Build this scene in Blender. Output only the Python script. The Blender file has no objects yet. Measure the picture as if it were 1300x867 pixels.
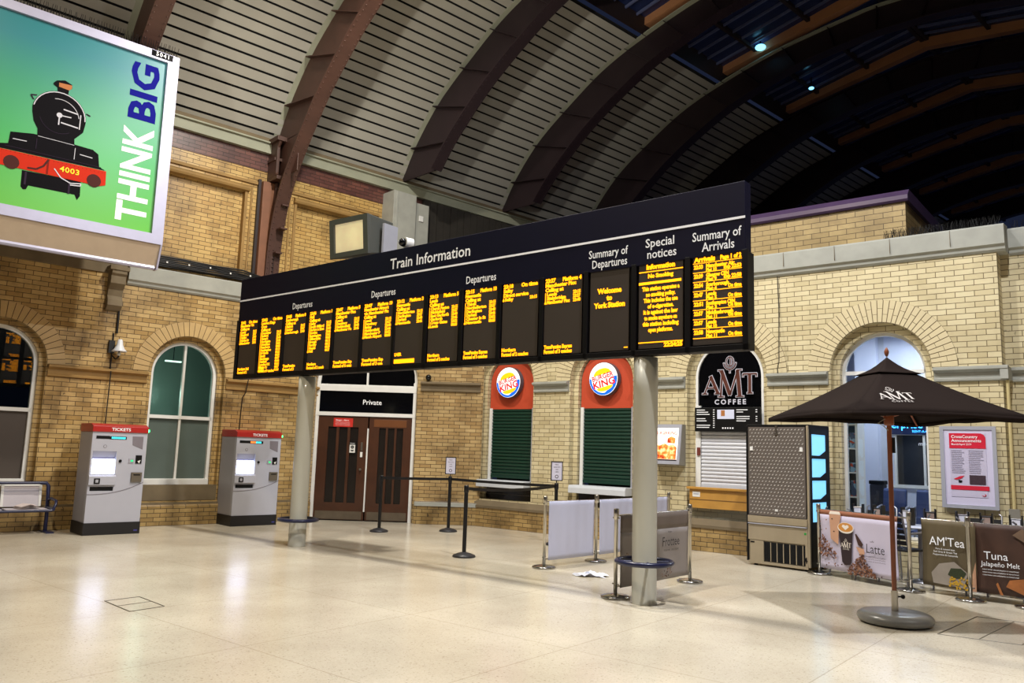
import bpy, math, random
from math import pi, sin, cos, sqrt, radians
from mathutils import Matrix, Vector
from mathutils.geometry import tessellate_polygon
random.seed(7)
S = bpy.context.scene
COL = S.collection

# ------------------------------------------------------------------ camera
F_PX = 1011.5
PITCH, ROLL = radians(7.8), radians(1.805)
_f = Vector((0, cos(PITCH), sin(PITCH))); _r = Vector((1, 0, 0)); _u = Vector((0, -sin(PITCH), cos(PITCH)))
_r2 = cos(ROLL)*_r + sin(ROLL)*_u; _u2 = -sin(ROLL)*_r + cos(ROLL)*_u
cam = bpy.data.cameras.new('camera'); cam_o = bpy.data.objects.new('camera', cam); COL.objects.link(cam_o)
cam.sensor_width = 36; cam.lens = F_PX/1300*36; cam.clip_end = 200
cam_o.matrix_world = Matrix(((_r2.x, _u2.x, -_f.x, 0), (_r2.y, _u2.y, -_f.y, 0), (_r2.z, _u2.z, -_f.z, 1.6), (0, 0, 0, 1)))
S.camera = cam_o

# ------------------------------------------------------------------ view, world, station lamps and an added uplight
S.view_settings.view_transform = 'Standard'; S.view_settings.look = 'None'
S.view_settings.gamma = 1; S.view_settings.use_curve_mapping = False
S.view_settings.exposure = -0.08
wd = bpy.data.worlds.new('night'); S.world = wd; wd.use_nodes = True
wd.node_tree.nodes['Background'].inputs[0].default_value = (0.010, 0.014, 0.032, 1)
wd.node_tree.nodes['Background'].inputs[1].default_value = 1.0

def lamp(kind, loc, target, power, color=(1, 1, 1), size=.4, spot=None, blend=.5):
    l = bpy.data.lights.new('scene_light', kind); o = bpy.data.objects.new('scene_light', l); COL.objects.link(o)
    l.energy = power; l.color = color
    if kind == 'AREA': l.shape = 'DISK'; l.size = size
    else: l.shadow_soft_size = size
    if kind == 'SPOT': l.spot_size = spot; l.spot_blend = blend
    o.location = loc
    o.rotation_euler = (Vector(target)-Vector(loc)).to_track_quat('-Z', 'Y').to_euler()
    return o
WARM = (1.0, .89, .72); NEUT = (.97, .97, 1.0)
lamp('AREA', (-2.1, 11.75, 10.3), (-2.1, 11.75, 0), 840, (1, .93, .82), .3)
lamp('AREA', (1.0, 8.7, 10.3), (1.0, 8.7, 0), 420, NEUT, .3)
lamp('AREA', (3.3, 5.6, 10.4), (3.6, 7.0, 0), 900, NEUT, .3)
lamp('AREA', (-4.6, 6.2, 10.2), (-4.8, 8.0, 0), 400, (1, .84, .62), .5)
lamp('AREA', (8.5, 3.6, 10.4), (8.0, 5.5, 0), 520, NEUT, .6)
lamp('SPOT', (-6.5, -4.0, 3.0), (-2.2, 15.0, 11.8), 8500, (1, .95, .86), .4, radians(34), .9)  # unseen uplight added to brighten the left roof bays

# ------------------------------------------------------------------ helpers
def lin(c):
    c = c/255.0
    return c/12.92 if c <= .04045 else ((c+.055)/1.055)**2.4
def L3(rgb): return (lin(rgb[0]), lin(rgb[1]), lin(rgb[2]), 1)
MATS = {}
def mat(name, rgb, rough=.5, metal=0., vari=.08, scale=6., emit=None, es=0., bump=0., spec=.5, coat=0.):
    if name in MATS: return MATS[name]
    m = bpy.data.materials.new(name); m.use_nodes = True; nt = m.node_tree; b = nt.nodes['Principled BSDF']
    b.inputs['Roughness'].default_value = rough; b.inputs['Metallic'].default_value = metal
    b.inputs['Specular IOR Level'].default_value = spec; b.inputs['Coat Weight'].default_value = coat
    c = L3(rgb)
    tc = nt.nodes.new('ShaderNodeTexCoord'); no = nt.nodes.new('ShaderNodeTexNoise'); no.inputs['Scale'].default_value = scale
    no.inputs['Detail'].default_value = 5
    nt.links.new(tc.outputs['Object'], no.inputs['Vector'])
    mx = nt.nodes.new('ShaderNodeMix'); mx.data_type = 'RGBA'
    mx.inputs[6].default_value = tuple(max(0, v*(1-vari)) for v in c[:3])+(1,)
    mx.inputs[7].default_value = tuple(min(1, v*(1+vari)) for v in c[:3])+(1,)
    nt.links.new(no.outputs['Fac'], mx.inputs[0]); nt.links.new(mx.outputs[2], b.inputs['Base Color'])
    if bump:
        bp = nt.nodes.new('ShaderNodeBump'); bp.inputs['Strength'].default_value = bump; bp.inputs['Distance'].default_value = .01
        nt.links.new(no.outputs['Fac'], bp.inputs['Height']); nt.links.new(bp.outputs[0], b.inputs['Normal'])
    if emit is not None:
        b.inputs['Emission Color'].default_value = L3(emit); b.inputs['Emission Strength'].default_value = es
    MATS[name] = m; return m

def brick_mat(name, c1, c2, mortar, w=.235, h=.0785, ms=.0055, stain=(90, 70, 40), stain_amt=.5, rough=.38, radial=False, zdark=0):
    m = bpy.data.materials.new(name); m.use_nodes = True; nt = m.node_tree; N = nt.nodes; K = nt.links.new; b = N['Principled BSDF']
    tc = N.new('ShaderNodeTexCoord'); sp = N.new('ShaderNodeSeparateXYZ'); K(tc.outputs['Object'], sp.inputs[0])
    ad = N.new('ShaderNodeMath'); ad.operation = 'ADD'; K(sp.outputs[0], ad.inputs[0]); K(sp.outputs[1], ad.inputs[1])
    cb = N.new('ShaderNodeCombineXYZ'); K(ad.outputs[0], cb.inputs[0]); K(sp.outputs[2], cb.inputs[1])
    br = N.new('ShaderNodeTexBrick'); K(cb.outputs[0], br.inputs['Vector'])
    br.inputs['Scale'].default_value = 1; br.inputs['Brick Width'].default_value = w; br.inputs['Row Height'].default_value = h
    br.inputs['Mortar Size'].default_value = ms; br.inputs['Mortar Smooth'].default_value = .2
    br.inputs['Color1'].default_value = L3(c1); br.inputs['Color2'].default_value = L3(c2); br.inputs['Mortar'].default_value = L3(mortar)
    no = N.new('ShaderNodeTexNoise'); no.inputs['Scale'].default_value = 1.1; no.inputs['Detail'].default_value = 8; no.inputs['Roughness'].default_value = .62
    K(tc.outputs['Object'], no.inputs['Vector'])
    cr = N.new('ShaderNodeValToRGB'); cr.color_ramp.elements[0].position = .46; cr.color_ramp.elements[1].position = .72
    cr.color_ramp.elements[0].color = (0, 0, 0, 1); cr.color_ramp.elements[1].color = (stain_amt,)*3+(1,)
    K(no.outputs['Fac'], cr.inputs[0])
    mx = N.new('ShaderNodeMix'); mx.data_type = 'RGBA'; mx.blend_type = 'MULTIPLY'; K(cr.outputs[0], mx.inputs[0]); K(br.outputs['Color'], mx.inputs[6])
    mx.inputs[7].default_value = L3(stain)
    # small chips and pock marks
    n2 = N.new('ShaderNodeTexNoise'); n2.inputs['Scale'].default_value = 13; n2.inputs['Detail'].default_value = 3; K(tc.outputs['Object'], n2.inputs['Vector'])
    c2r = N.new('ShaderNodeValToRGB'); c2r.color_ramp.elements[0].position = .70; c2r.color_ramp.elements[1].position = .735
    c2r.color_ramp.elements[0].color = (0, 0, 0, 1); c2r.color_ramp.elements[1].color = (.75*min(1, stain_amt*1.6),)*3+(1,)
    K(n2.outputs['Fac'], c2r.inputs[0])
    m3 = N.new('ShaderNodeMix'); m3.data_type = 'RGBA'; K(c2r.outputs[0], m3.inputs[0]); K(mx.outputs[2], m3.inputs[6]); m3.inputs[7].default_value = L3((40, 32, 22))
    K(m3.outputs[2], b.inputs['Base Color'])
    b.inputs['Roughness'].default_value = rough
    bp = N.new('ShaderNodeBump'); bp.invert = True; bp.inputs['Strength'].default_value = .5; bp.inputs['Distance'].default_value = .004
    K(br.outputs['Fac'], bp.inputs['Height']); K(bp.outputs[0], b.inputs['Normal'])
    return m

def glass_mat(name, tint=(1, 1, 1), refl=1.0):
    m = bpy.data.materials.new(name); m.use_nodes = True; nt = m.node_tree; N = nt.nodes; K = nt.links.new
    N.remove(N['Principled BSDF']); out = N['Material Output']
    tr = N.new('ShaderNodeBsdfTransparent'); tr.inputs[0].default_value = tint+(1,)
    gl = N.new('ShaderNodeBsdfGlossy'); gl.inputs['Roughness'].default_value = .01
    fr = N.new('ShaderNodeFresnel'); fr.inputs[0].default_value = 1.6
    ma = N.new('ShaderNodeMath'); ma.operation = 'MULTIPLY'; ma.inputs[1].default_value = refl; ma.use_clamp = True; K(fr.outputs[0], ma.inputs[0])
    mx = N.new('ShaderNodeMixShader'); K(ma.outputs[0], mx.inputs[0]); K(tr.outputs[0], mx.inputs[1]); K(gl.outputs[0], mx.inputs[2]); K(mx.outputs[0], out.inputs[0])
    return m

class MB:
    def __init__(s): s.v = []; s.f = []; s.m = []; s.sm = []; s.mats = []
    def _mi(s, m):
        if m not in s.mats: s.mats.append(m)
        return s.mats.index(m)
    def add(s, vs, fs, m, smooth=False):
        k = len(s.v); s.v += [tuple(v) for v in vs]; i = s._mi(m)
        for f in fs: s.f.append(tuple(k+j for j in f)); s.m.append(i); s.sm.append(smooth)
        return s
    def box(s, x0, x1, y0, y1, z0, z1, m):
        return s.add([(x0, y0, z0), (x1, y0, z0), (x1, y1, z0), (x0, y1, z0), (x0, y0, z1), (x1, y0, z1), (x1, y1, z1), (x0, y1, z1)],
                     [(0, 3, 2, 1), (4, 5, 6, 7), (0, 1, 5, 4), (1, 2, 6, 5), (2, 3, 7, 6), (3, 0, 4, 7)], m)
    def cyl(s, p0, p1, r0, r1, m, n=16, caps=True, smooth=True):
        p0 = Vector(p0); p1 = Vector(p1); d = (p1-p0).normalized()
        a = d.orthogonal().normalized(); b = d.cross(a)
        vs = []
        for p, r in ((p0, r0), (p1, r1)):
            for i in range(n):
                t = 2*pi*i/n; vs.append(p+a*(r*cos(t))+b*(r*sin(t)))
        s.add(vs, [(i, (i+1) % n, n+(i+1) % n, n+i) for i in range(n)], m, smooth)
        if caps: s.add(vs, [tuple(range(n-1, -1, -1)), tuple(range(n, 2*n))], m)
        return s
    def tube(s, pts, r, m, n=8, closed=False):
        P = [Vector(p) for p in pts]; k = len(P); vs = []; prev = None
        for i, p in enumerate(P):
            if closed: d = P[(i+1) % k]-P[i-1]
            else: d = P[min(i+1, k-1)]-P[max(i-1, 0)]
            d.normalize()
            if prev is None: a = d.orthogonal().normalized()
            else:
                a = prev-d*prev.dot(d); a.normalize()
            prev = a; b = d.cross(a); rr = r[i] if isinstance(r, (list, tuple)) else r
            for j in range(n):
                t = 2*pi*j/n; vs.append(p+a*(rr*cos(t))+b*(rr*sin(t)))
        fs = []
        for i in range(k if closed else k-1):
            q = (i+1) % k
            for j in range(n): fs.append((i*n+j, i*n+(j+1) % n, q*n+(j+1) % n, q*n+j))
        s.add(vs, fs, m, True)
        if not closed: s.add(vs, [tuple(range(n-1, -1, -1)), tuple((k-1)*n+j for j in range(n))], m)
        return s
    def lathe(s, prof, m, n=28, c=(0, 0, 0), smooth=True):
        vs = [(c[0]+r*cos(2*pi*j/n), c[1]+r*sin(2*pi*j/n), c[2]+z) for r, z in prof for j in range(n)]
        fs = [(i*n+j, i*n+(j+1) % n, (i+1)*n+(j+1) % n, (i+1)*n+j) for i in range(len(prof)-1) for j in range(n)]
        fs += [tuple(range(n-1, -1, -1)), tuple((len(prof)-1)*n+j for j in range(n))]
        return s.add(vs, fs, m, smooth)
    def ball(s, c, r, m, n=12, k=8, sq=(1, 1, 1)):
        vs = []; fs = []
        for i in range(k+1):
            ph = pi*i/k
            for j in range(n):
                t = 2*pi*j/n; vs.append((c[0]+r*sq[0]*sin(ph)*cos(t), c[1]+r*sq[1]*sin(ph)*sin(t), c[2]+r*sq[2]*cos(ph)))
        for i in range(k):
            for j in range(n): fs.append((i*n+j, (i+1)*n+j, (i+1)*n+(j+1) % n, i*n+(j+1) % n))
        return s.add(vs, fs, m, True)
    def poly(s, pts, y, m, th=0.):
        """polygon in the xz plane facing -y, optionally with thickness th to +y"""
        n = len(pts); A = sum(pts[i][0]*pts[(i+1) % n][1]-pts[(i+1) % n][0]*pts[i][1] for i in range(n))
        if A < 0: pts = pts[::-1]
        tri = tessellate_polygon([[Vector((p[0], p[1], 0)) for p in pts]])
        vs = [(p[0], y, p[1]) for p in pts]; s.add(vs, [t for t in tri], m)
        if th:
            s.add([(p[0], yy, p[1]) for yy in (y, y+th) for p in pts], [(i, (i+1) % n, n+(i+1) % n, n+i) for i in range(n)], m)
            s.add([(p[0], y+th, p[1]) for p in pts], [tuple(reversed(t)) for t in tri], m)
        return s
    def prism_x(s, prof, x0, x1, m):
        """profile [(y,z)] extruded along x"""
        n = len(prof); vs = [(x, p[0], p[1]) for x in (x0, x1) for p in prof]
        s.add(vs, [(i, (i+1) % n, n+(i+1) % n, n+i) for i in range(n)]+[tuple(range(n-1, -1, -1)), tuple(range(n, 2*n))], m)
        return s
    def text(s, t, x, z, y, size, m, align='l', bold=0., sx=1., shear=0., rot=0., th=0., space=1., M=None):
        vs, fs, x0, x1 = glyphs(t, bold, shear, th/size if th else 0, space)
        w = (x1-x0)*size*sx; ox = x-x0*size*sx - (0 if align == 'l' else w/2 if align == 'c' else w)
        out = []
        for v in vs:
            X = ox+v[0]*size*sx; Z = z+v[1]*size; Y = y-v[2]*size
            if rot:
                dx, dz = X-x, Z-z; X = x+dx*cos(rot)-dz*sin(rot); Z = z+dx*sin(rot)+dz*cos(rot)
            out.append(M @ Vector((X, Y, Z)) if M else (X, Y, Z))
        return s.add(out, fs, m)
    def build(s, name, parent=None, M=None, bevel=0., mods=None):
        me = bpy.data.meshes.new(name); me.from_pydata(s.v, [], s.f)
        for mm in s.mats: me.materials.append(mm)
        me.polygons.foreach_set('material_index', s.m); me.polygons.foreach_set('use_smooth', s.sm); me.update()
        o = bpy.data.objects.new(name, me); COL.objects.link(o)
        if parent is not None: o.parent = parent
        if M is not None: o.matrix_local = M
        if bevel:
            b = o.modifiers.new('b', 'BEVEL'); b.width = bevel; b.segments = 2; b.limit_method = 'ANGLE'; b.angle_limit = radians(50)
        return o
_tc = bpy.data.curves.new('t', 'FONT'); _to = bpy.data.objects.new('t', _tc); _GC = {}
def glyphs(t, bold, shear, th, space):
    k = (t, bold, shear, round(th, 4), space)
    if k not in _GC:
        _tc.body = t; _tc.size = 1; _tc.resolution_u = 2; _tc.offset = bold; _tc.shear = shear; _tc.extrude = th/2; _tc.space_character = space
        me = _to.to_mesh(); vs = [tuple(v.co) for v in me.vertices]; fs = [tuple(p.vertices) for p in me.polygons]; _to.to_mesh_clear()
        xs = [v[0] for v in vs] or [0]; _GC[k] = (vs, fs, min(xs), max(xs))
    return _GC[k]

def tag(o, label, cat, group=None, kind=None):
    if label: o['label'] = label
    if cat: o['category'] = cat
    if group: o['group'] = group
    if kind: o['kind'] = kind
    return o
def struct(o, label=None): o['kind'] = 'structure'; return o
def thing(name, label, cat, M, group=None):
    o = bpy.data.objects.new(name, None); COL.objects.link(o); o.empty_display_size = .2; o.matrix_world = M
    return tag(o, label, cat, group)
def copy_thing(root, M, label, group=None):
    c = root.copy(); COL.objects.link(c); c.matrix_world = M; c['label'] = label
    if group: c['group'] = group
    for ch in list(root.children):
        d = ch.copy(); COL.objects.link(d); d.parent = c
        for g in list(ch.children):
            e = g.copy(); COL.objects.link(e); e.parent = d
    return c
def frame(o, d):
    d = Vector((d[0], d[1])).normalized()
    return Matrix(((d.x, -d.y, 0, o[0]), (d.y, d.x, 0, o[1]), (0, 0, 1, o[2] if len(o) > 2 else 0), (0, 0, 0, 1)))
def at(Fm, x=0, y=0, z=0, rz=0.): return Fm @ Matrix.Translation((x, y, z)) @ Matrix.Rotation(rz, 4, 'Z')

dA = (.7350, .6780); dC = (.7749, -.6320); dB = (.771, -.6367)
FA = frame((-6.55, 15.35), dA)      # left wall: x to the right along it, y into it
FC = frame((3.23, 14.23), dC)       # cafe building front
FB = frame((-3.31, 12.96), dB)      # line of the two columns and the board
FD = frame((-4.25, 17.35), (1, 0))  # wall with the wooden doors
FW = Matrix.Identity(4)

# ------------------------------------------------------------------ materials
BRK_C = brick_mat('glazed_brick_cream', (216, 204, 166), (198, 184, 144), (112, 98, 70), stain=(150, 134, 104), stain_amt=.35, w=.25, h=.0825)
BRK_A = brick_mat('glazed_brick_ochre', (198, 168, 112), (168, 136, 80), (76, 56, 32), stain=(84, 62, 36), stain_amt=.85, w=.25, h=.0825)
BRK_AU = brick_mat('upper_brick_yellow', (204, 172, 108), (186, 150, 88), (84, 62, 36), stain=(96, 70, 50), stain_amt=.8, h=.085, w=.26)
BRK_D = brick_mat('door_wall_brick', (192, 166, 116), (164, 134, 86), (78, 60, 38), stain=(110, 88, 55), stain_amt=.7)
BRK_PAR = brick_mat('parapet_brick_tan', (184, 160, 108), (166, 142, 92), (84, 66, 40), stain=(110, 90, 60), stain_amt=.5, w=.3, h=.095)
BRK_P = brick_mat('purple_brick', (112, 72, 62), (88, 56, 52), (50, 36, 30), stain=(60, 45, 40), stain_amt=.5)
BRK_PL = brick_mat('plinth_brick', (178, 150, 96), (150, 122, 74), (66, 50, 30), stain=(90, 72, 48), stain_amt=.9)
VOUS_C = mat('voussoir_cream', (208, 194, 156), .4, vari=.12, scale=3)
VOUS_A = mat('voussoir_ochre', (192, 162, 110), .45, vari=.25, scale=3)
MORTAR = mat('mortar', (88, 70, 44), .9)
STONE = mat('grey_stone', (160, 161, 152), .7, vari=.22, scale=4, bump=.3)
STONE_D = mat('weathered_stone', (112, 98, 74), .75, vari=.35, scale=3, bump=.3)
STONE_A = mat('ochre_stone', (150, 118, 66), .7, vari=.3, scale=3, bump=.2)
GREYBEAM = mat('painted_beam', (150, 152, 132), .6, vari=.15, scale=2)
SLAT = mat('roof_slat', (160, 157, 146), .6, vari=.12, scale=1.5)
GAP = mat('shaded_gap_backing', (16, 15, 15), .9)  # dark boarding behind the slats, with the gaps' shade put into its colour
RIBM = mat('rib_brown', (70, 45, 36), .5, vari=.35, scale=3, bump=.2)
RIBK = mat('rib_purple_brown', (36, 23, 27), .5, vari=.3, scale=3, bump=.2)  # darker purple-brown, for the ribs from the stone pier onward
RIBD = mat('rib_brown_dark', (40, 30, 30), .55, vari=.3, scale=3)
ORANGE = mat('orange_timber', (172, 120, 80), .7, vari=.2, scale=2)
GLZ = mat('night_glazing', (34, 44, 82), .25, vari=.4, scale=.4)
BARS = mat('glazing_bar', (84, 92, 126), .5)
WHITE = mat('white_paint', (226, 226, 222), .4)
BLACK = mat('black', (9, 9, 10), .45, vari=.2, spec=.3)
BLACKG = mat('black_gloss', (8, 8, 10), .12, vari=.2)
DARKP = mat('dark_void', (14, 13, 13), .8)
STEEL = mat('brushed_steel', (190, 184, 172), .28, 1., vari=.12, scale=20)
STEELB = mat('polished_steel', (170, 168, 164), .18, 1., vari=.1)
SILVER = mat('silver_frame', (186, 188, 200), .35, .35)
TXTW = mat('white_lettering', (235, 236, 238), .5, emit=(235, 236, 238), es=.12)
GLASS = glass_mat('window_glass', (.72, .8, .78), 1.6)
GLASSC = glass_mat('clear_glass', (.93, .96, .98), .7)

# ------------------------------------------------------------------ floor
def floor_mat():
    m = bpy.data.materials.new('terrazzo'); m.use_nodes = True; nt = m.node_tree; N = nt.nodes; K = nt.links.new; b = N['Principled BSDF']
    tc = N.new('ShaderNodeTexCoord')
    vo = N.new('ShaderNodeTexVoronoi'); vo.inputs['Scale'].default_value = 95; K(tc.outputs['Object'], vo.inputs['Vector'])
    cr = N.new('ShaderNodeValToRGB'); e = cr.color_ramp.elements
    e[0].position = .0; e[0].color = L3((160, 150, 130)); e[1].position = .2; e[1].color = L3((212, 204, 184))
    ne = e.new(.8); ne.color = L3((220, 212, 193))
    K(vo.outputs['Color'], cr.inputs[0])
    no = N.new('ShaderNodeTexNoise'); no.inputs['Scale'].default_value = .7; no.inputs['Detail'].default_value = 7; K(tc.outputs['Object'], no.inputs['Vector'])
    r2 = N.new('ShaderNodeValToRGB'); r2.color_ramp.elements[0].position = .35; r2.color_ramp.elements[1].position = .7
    r2.color_ramp.elements[0].color = (.78, .76, .74, 1); r2.color_ramp.elements[1].color = (1, 1, 1, 1); K(no.outputs['Fac'], r2.inputs[0])
    mx = N.new('ShaderNodeMix'); mx.data_type = 'RGBA'; mx.blend_type = 'MULTIPLY'; mx.inputs[0].default_value = 1; K(cr.outputs[0], mx.inputs[6]); K(r2.outputs[0], mx.inputs[7])
    br = N.new('ShaderNodeTexBrick'); K(tc.outputs['Object'], br.inputs['Vector']); br.offset = 0
    br.inputs['Scale'].default_value = 1; br.inputs['Brick Width'].default_value = 1.83; br.inputs['Row Height'].default_value = 1.83
    br.inputs['Mortar Size'].default_value = .005; br.inputs['Color1'].default_value = (1, 1, 1, 1); br.inputs['Color2'].default_value = (.95, .95, .95, 1)
    br.inputs['Mortar'].default_value = (.72, .7, .66, 1)
    m2 = N.new('ShaderNodeMix'); m2.data_type = 'RGBA'; m2.blend_type = 'MULTIPLY'; m2.inputs[0].default_value = 1; K(mx.outputs[2], m2.inputs[6]); K(br.outputs['Color'], m2.inputs[7])
    K(m2.outputs[2], b.inputs['Base Color'])
    ra = N.new('ShaderNodeMapRange'); ra.inputs[3].default_value = .15; ra.inputs[4].default_value = .27; K(no.outputs['Fac'], ra.inputs[0]); K(ra.outputs[0], b.inputs['Roughness'])
    b.inputs['Specular IOR Level'].default_value = .5
    n3 = N.new('ShaderNodeTexNoise'); n3.inputs['Scale'].default_value = 9; K(tc.outputs['Object'], n3.inputs['Vector'])
    bp = N.new('ShaderNodeBump'); bp.inputs['Strength'].default_value = .04; bp.inputs['Distance'].default_value = .01; K(n3.outputs['Fac'], bp.inputs['Height']); K(bp.outputs[0], b.inputs['Normal'])
    return m
TERR = floor_mat()
struct(MB().box(-16, 22, -22, 14, -.3, 0, TERR).build('floor', M=frame((0, 12), dC)))

# ------------------------------------------------------------------ walls
def arch_pts(cx, r, zb, zs, n=20):
    return [(cx-r, zb)]+[(cx-r*cos(pi*i/n), zs+r*sin(pi*i/n)) for i in range(n+1)]+[(cx+r, zb)]
def wall(mb, outer, holes, y0, y1, m, mr=None):
    """wall sheet in xz with holes, from y0 (front) to y1 (back)"""
    mr = mr or m
    loops = [outer]+holes
    tri = tessellate_polygon([[Vector((p[0], p[1], 0)) for p in l] for l in loops])
    flat = [p for l in loops for p in l]
    def orient(t, sgn):
        a, b, c = (flat[i] for i in t); A = (b[0]-a[0])*(c[1]-a[1])-(c[0]-a[0])*(b[1]-a[1])
        return t if A*sgn > 0 else tuple(reversed(t))
    mb.add([(p[0], y0, p[1]) for p in flat], [orient(t, 1) for t in tri], m)
    mb.add([(p[0], y1, p[1]) for p in flat], [orient(t, -1) for t in tri], m)
    for l in loops:
        n = len(l); mb.add([(p[0], y, p[1]) for y in (y0, y1) for p in l], [(i, (i+1) % n, n+(i+1) % n, n+i) for i in range(n)], mr)
def rect(x0, x1, z0, z1): return [(x0, z0), (x1, z0), (x1, z1), (x0, z1)]
def voussoirs(cx, zs, r0, r1, n, m, y=-.012, split=True):
    mb = MB(); mb.poly([(cx+r1*cos(pi*i/24), zs+r1*sin(pi*i/24)) for i in range(25)]+[(cx+r0*cos(pi*i/24), zs+r0*sin(pi*i/24)) for i in range(24, -1, -1)], y+.007, MORTAR, .012)
    for i in range(n):
        a0 = pi*i/n; a1 = pi*(i+1)/n; g = .0055
        cuts = [(r0+.004, r1-.003)] if not split else ([(r0+.004, r0+(r1-r0)*.62-.003), (r0+(r1-r0)*.62+.003, r1-.003)] if i % 2 else [(r0+.004, r0+(r1-r0)*.36-.003), (r0+(r1-r0)*.36+.003, r1-.003)])
        for q0, q1 in cuts:
            mb.poly([(cx+q0*cos(a0+g/q0), zs+q0*sin(a0+g/q0)), (cx+q1*cos(a0+g/q1), zs+q1*sin(a0+g/q1)), (cx+q1*cos(a1-g/q1), zs+q1*sin(a1-g/q1)), (cx+q0*cos(a1-g/q0), zs+q0*sin(a1-g/q0))], y, m, .015)
    return mb
STRING = lambda z: [(0, z-.20), (-.045, z-.19), (-.05, z-.16), (-.03, z-.15), (-.035, z-.07), (-.075, z-.05), (-.11, z-.035), (-.11, z), (-.02, z+.02), (0, z+.02)]

# left wall (lower storey)
A_WIN = [(-2.88, 2.84), (.315, 2.88)]
mb = MB()
wall(mb, rect(-11, 3.17, -.3, 4.7), [arch_pts(c, .74, .62, zs) for c, zs in A_WIN], 0, .13, BRK_A)
wall(mb, rect(-11, 3.17, -.3, 4.7), [arch_pts(c, .645, .66, zs) for c, zs in A_WIN], .13, .34, BRK_A)
struct(mb.build('wall_left', M=FA))
ti = [0]
def trim(mb, M, bevel=0):
    ti[0] += 1; return struct(mb.build('trim_%d' % ti[0], M=M, bevel=bevel))
for c, zs in A_WIN: trim(voussoirs(c, zs, .745, 1.03, 27, VOUS_A, split=False), FA)
mb = MB()
for x0, x1 in ((-11, -3.64), (-2.12, -.45), (1.08, 3.15)): mb.prism_x(STRING(2.84), x0, x1, STONE_A)
trim(mb, FA)
mb = MB(); mb.prism_x([(0, -.1), (-.1, -.1), (-.1, .36), (-.07, .42), (0, .46)], -11, 3.1, BRK_PL); mb.box(-11, 3.1, -.085, 0, .37, .43, STONE_D)
for c, zs in A_WIN: mb.box(c-.74, c+.74, -.02, .3, .46, .75, STONE_D)
trim(mb, FA)
CORN = lambda z: [(.25, z), (-.02, z), (-.05, z+.03), (-.06, z+.07), (-.1, z+.1), (-.12, z+.36), (-.09, z+.39), (.25, z+.42)]
mb = MB(); mb.prism_x(CORN(4.46), -.97, 3.17, STONE); mb.prism_x([(.2, 4.62), (-.03, 4.62), (-.03, 4.84), (.2, 4.84)], -11, -.97, STONE_D)
trim(mb, FA, .006)
# scrolled stone corbel where the cornice stops
mb = MB(); mb.prism_x([(0, 3.92), (-.06, 3.94), (-.13, 4.02), (-.12, 4.12), (-.07, 4.2), (-.1, 4.32), (-.2, 4.42), (-.2, 4.56), (-.24, 4.6), (-.24, 4.66), (0, 4.66)], -1.3, -1.04, STONE_D)
mb.box(-1.34, -1.0, -.26, 0, 4.66, 4.74, STONE_D)
trim(mb, FA, .008)
# left wall upper storey with sunk panels
mb = MB()
panels = [(-4.9, -2.05), (-1.15, 1.22), (2.35, 4.45)]
wall(mb, rect(-14, 34, 4.7, 7.85), [rect(a, b, 5.0, 6.83) for a, b in panels], .06, .16, BRK_AU)
mb.box(-14, 34, .16, .4, 4.7, 7.85, BRK_AU)
struct(mb.build('wall_left_upper', M=FA))
mb = MB()
mb.box(-14, 34, .045, .07, 7.36, 7.8, BRK_P)
trim(mb, FA)
mb = MB()
for a, b in panels:
    mb.prism_x([(.07, 6.82), (-.02, 6.84), (-.04, 6.88), (-.04, 6.92), (.0, 6.95), (.07, 6.97)], a-.05, b+.05, STONE_A)
    for x in (a-.03, b-.03): mb.box(x, x+.06, .03, .16, 5.0, 6.83, STONE_A)
    for x in (a-.15, b+.1): mb.box(x, x+.035, .035, .07, 5.0, 6.95, STONE_A)
mb.box(-14, 4.5, .02, .07, 7.03, 7.09, STONE_A)
trim(mb, FA)
mb = MB(); mb.box(-14, 34, -.06, .3, 7.75, 7.97, GREYBEAM); mb.box(-14, 34, -.12, .3, 7.955, 7.985, GREYBEAM); mb.prism_x([(.3, 7.98), (-.06, 7.98), (-.02, 8.1), (.0, 8.16), (.3, 8.2)], -14, 34, STONE_D)
trim(mb, FA)
mb = MB()
for k in range(16): mb.box(5.75+.22*k, 5.955+.22*k, -.02+.01*(k % 2), .1, 4.8, 7.74, mat('dark_boards', (46, 42, 36), .8, vari=.3))  # dark grey-brown boards right of the stone pier
trim(mb, FA)
# stone pier under the second rib
mb = MB(); mb.box(4.6, 5.25, -.42, .1, 4.9, 7.62, STONE); mb.box(5.25, 5.72, -.3, .1, 4.9, 7.5, STONE); mb.box(4.66, 4.72, -.44, -.4, 5, 7.6, STONE)
trim(mb, FA, .01)

# wall with the wooden doors
mb = MB(); HD = arch_pts(1.12, 1.1, -.29, 3.02)
wall(mb, rect(-.02, 3.66, -.3, 4.7), [HD], 0, .22, BRK_D)
struct(mb.build('wall_doors', M=FD))
mb = MB(); mb.prism_x(STRING(3.02), 2.3, 3.6, STONE_D)
mb.prism_x([(0, -.1), (-.1, -.1), (-.1, .40), (-.04, .48), (0, .5)], 2.28, 3.66, BRK_PL); mb.box(2.28, 3.62, -.12, 0, .38, .46, STONE)
mb.prism_x(CORN(4.46), 0, 3.3, STONE)
trim(mb, FD)
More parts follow.
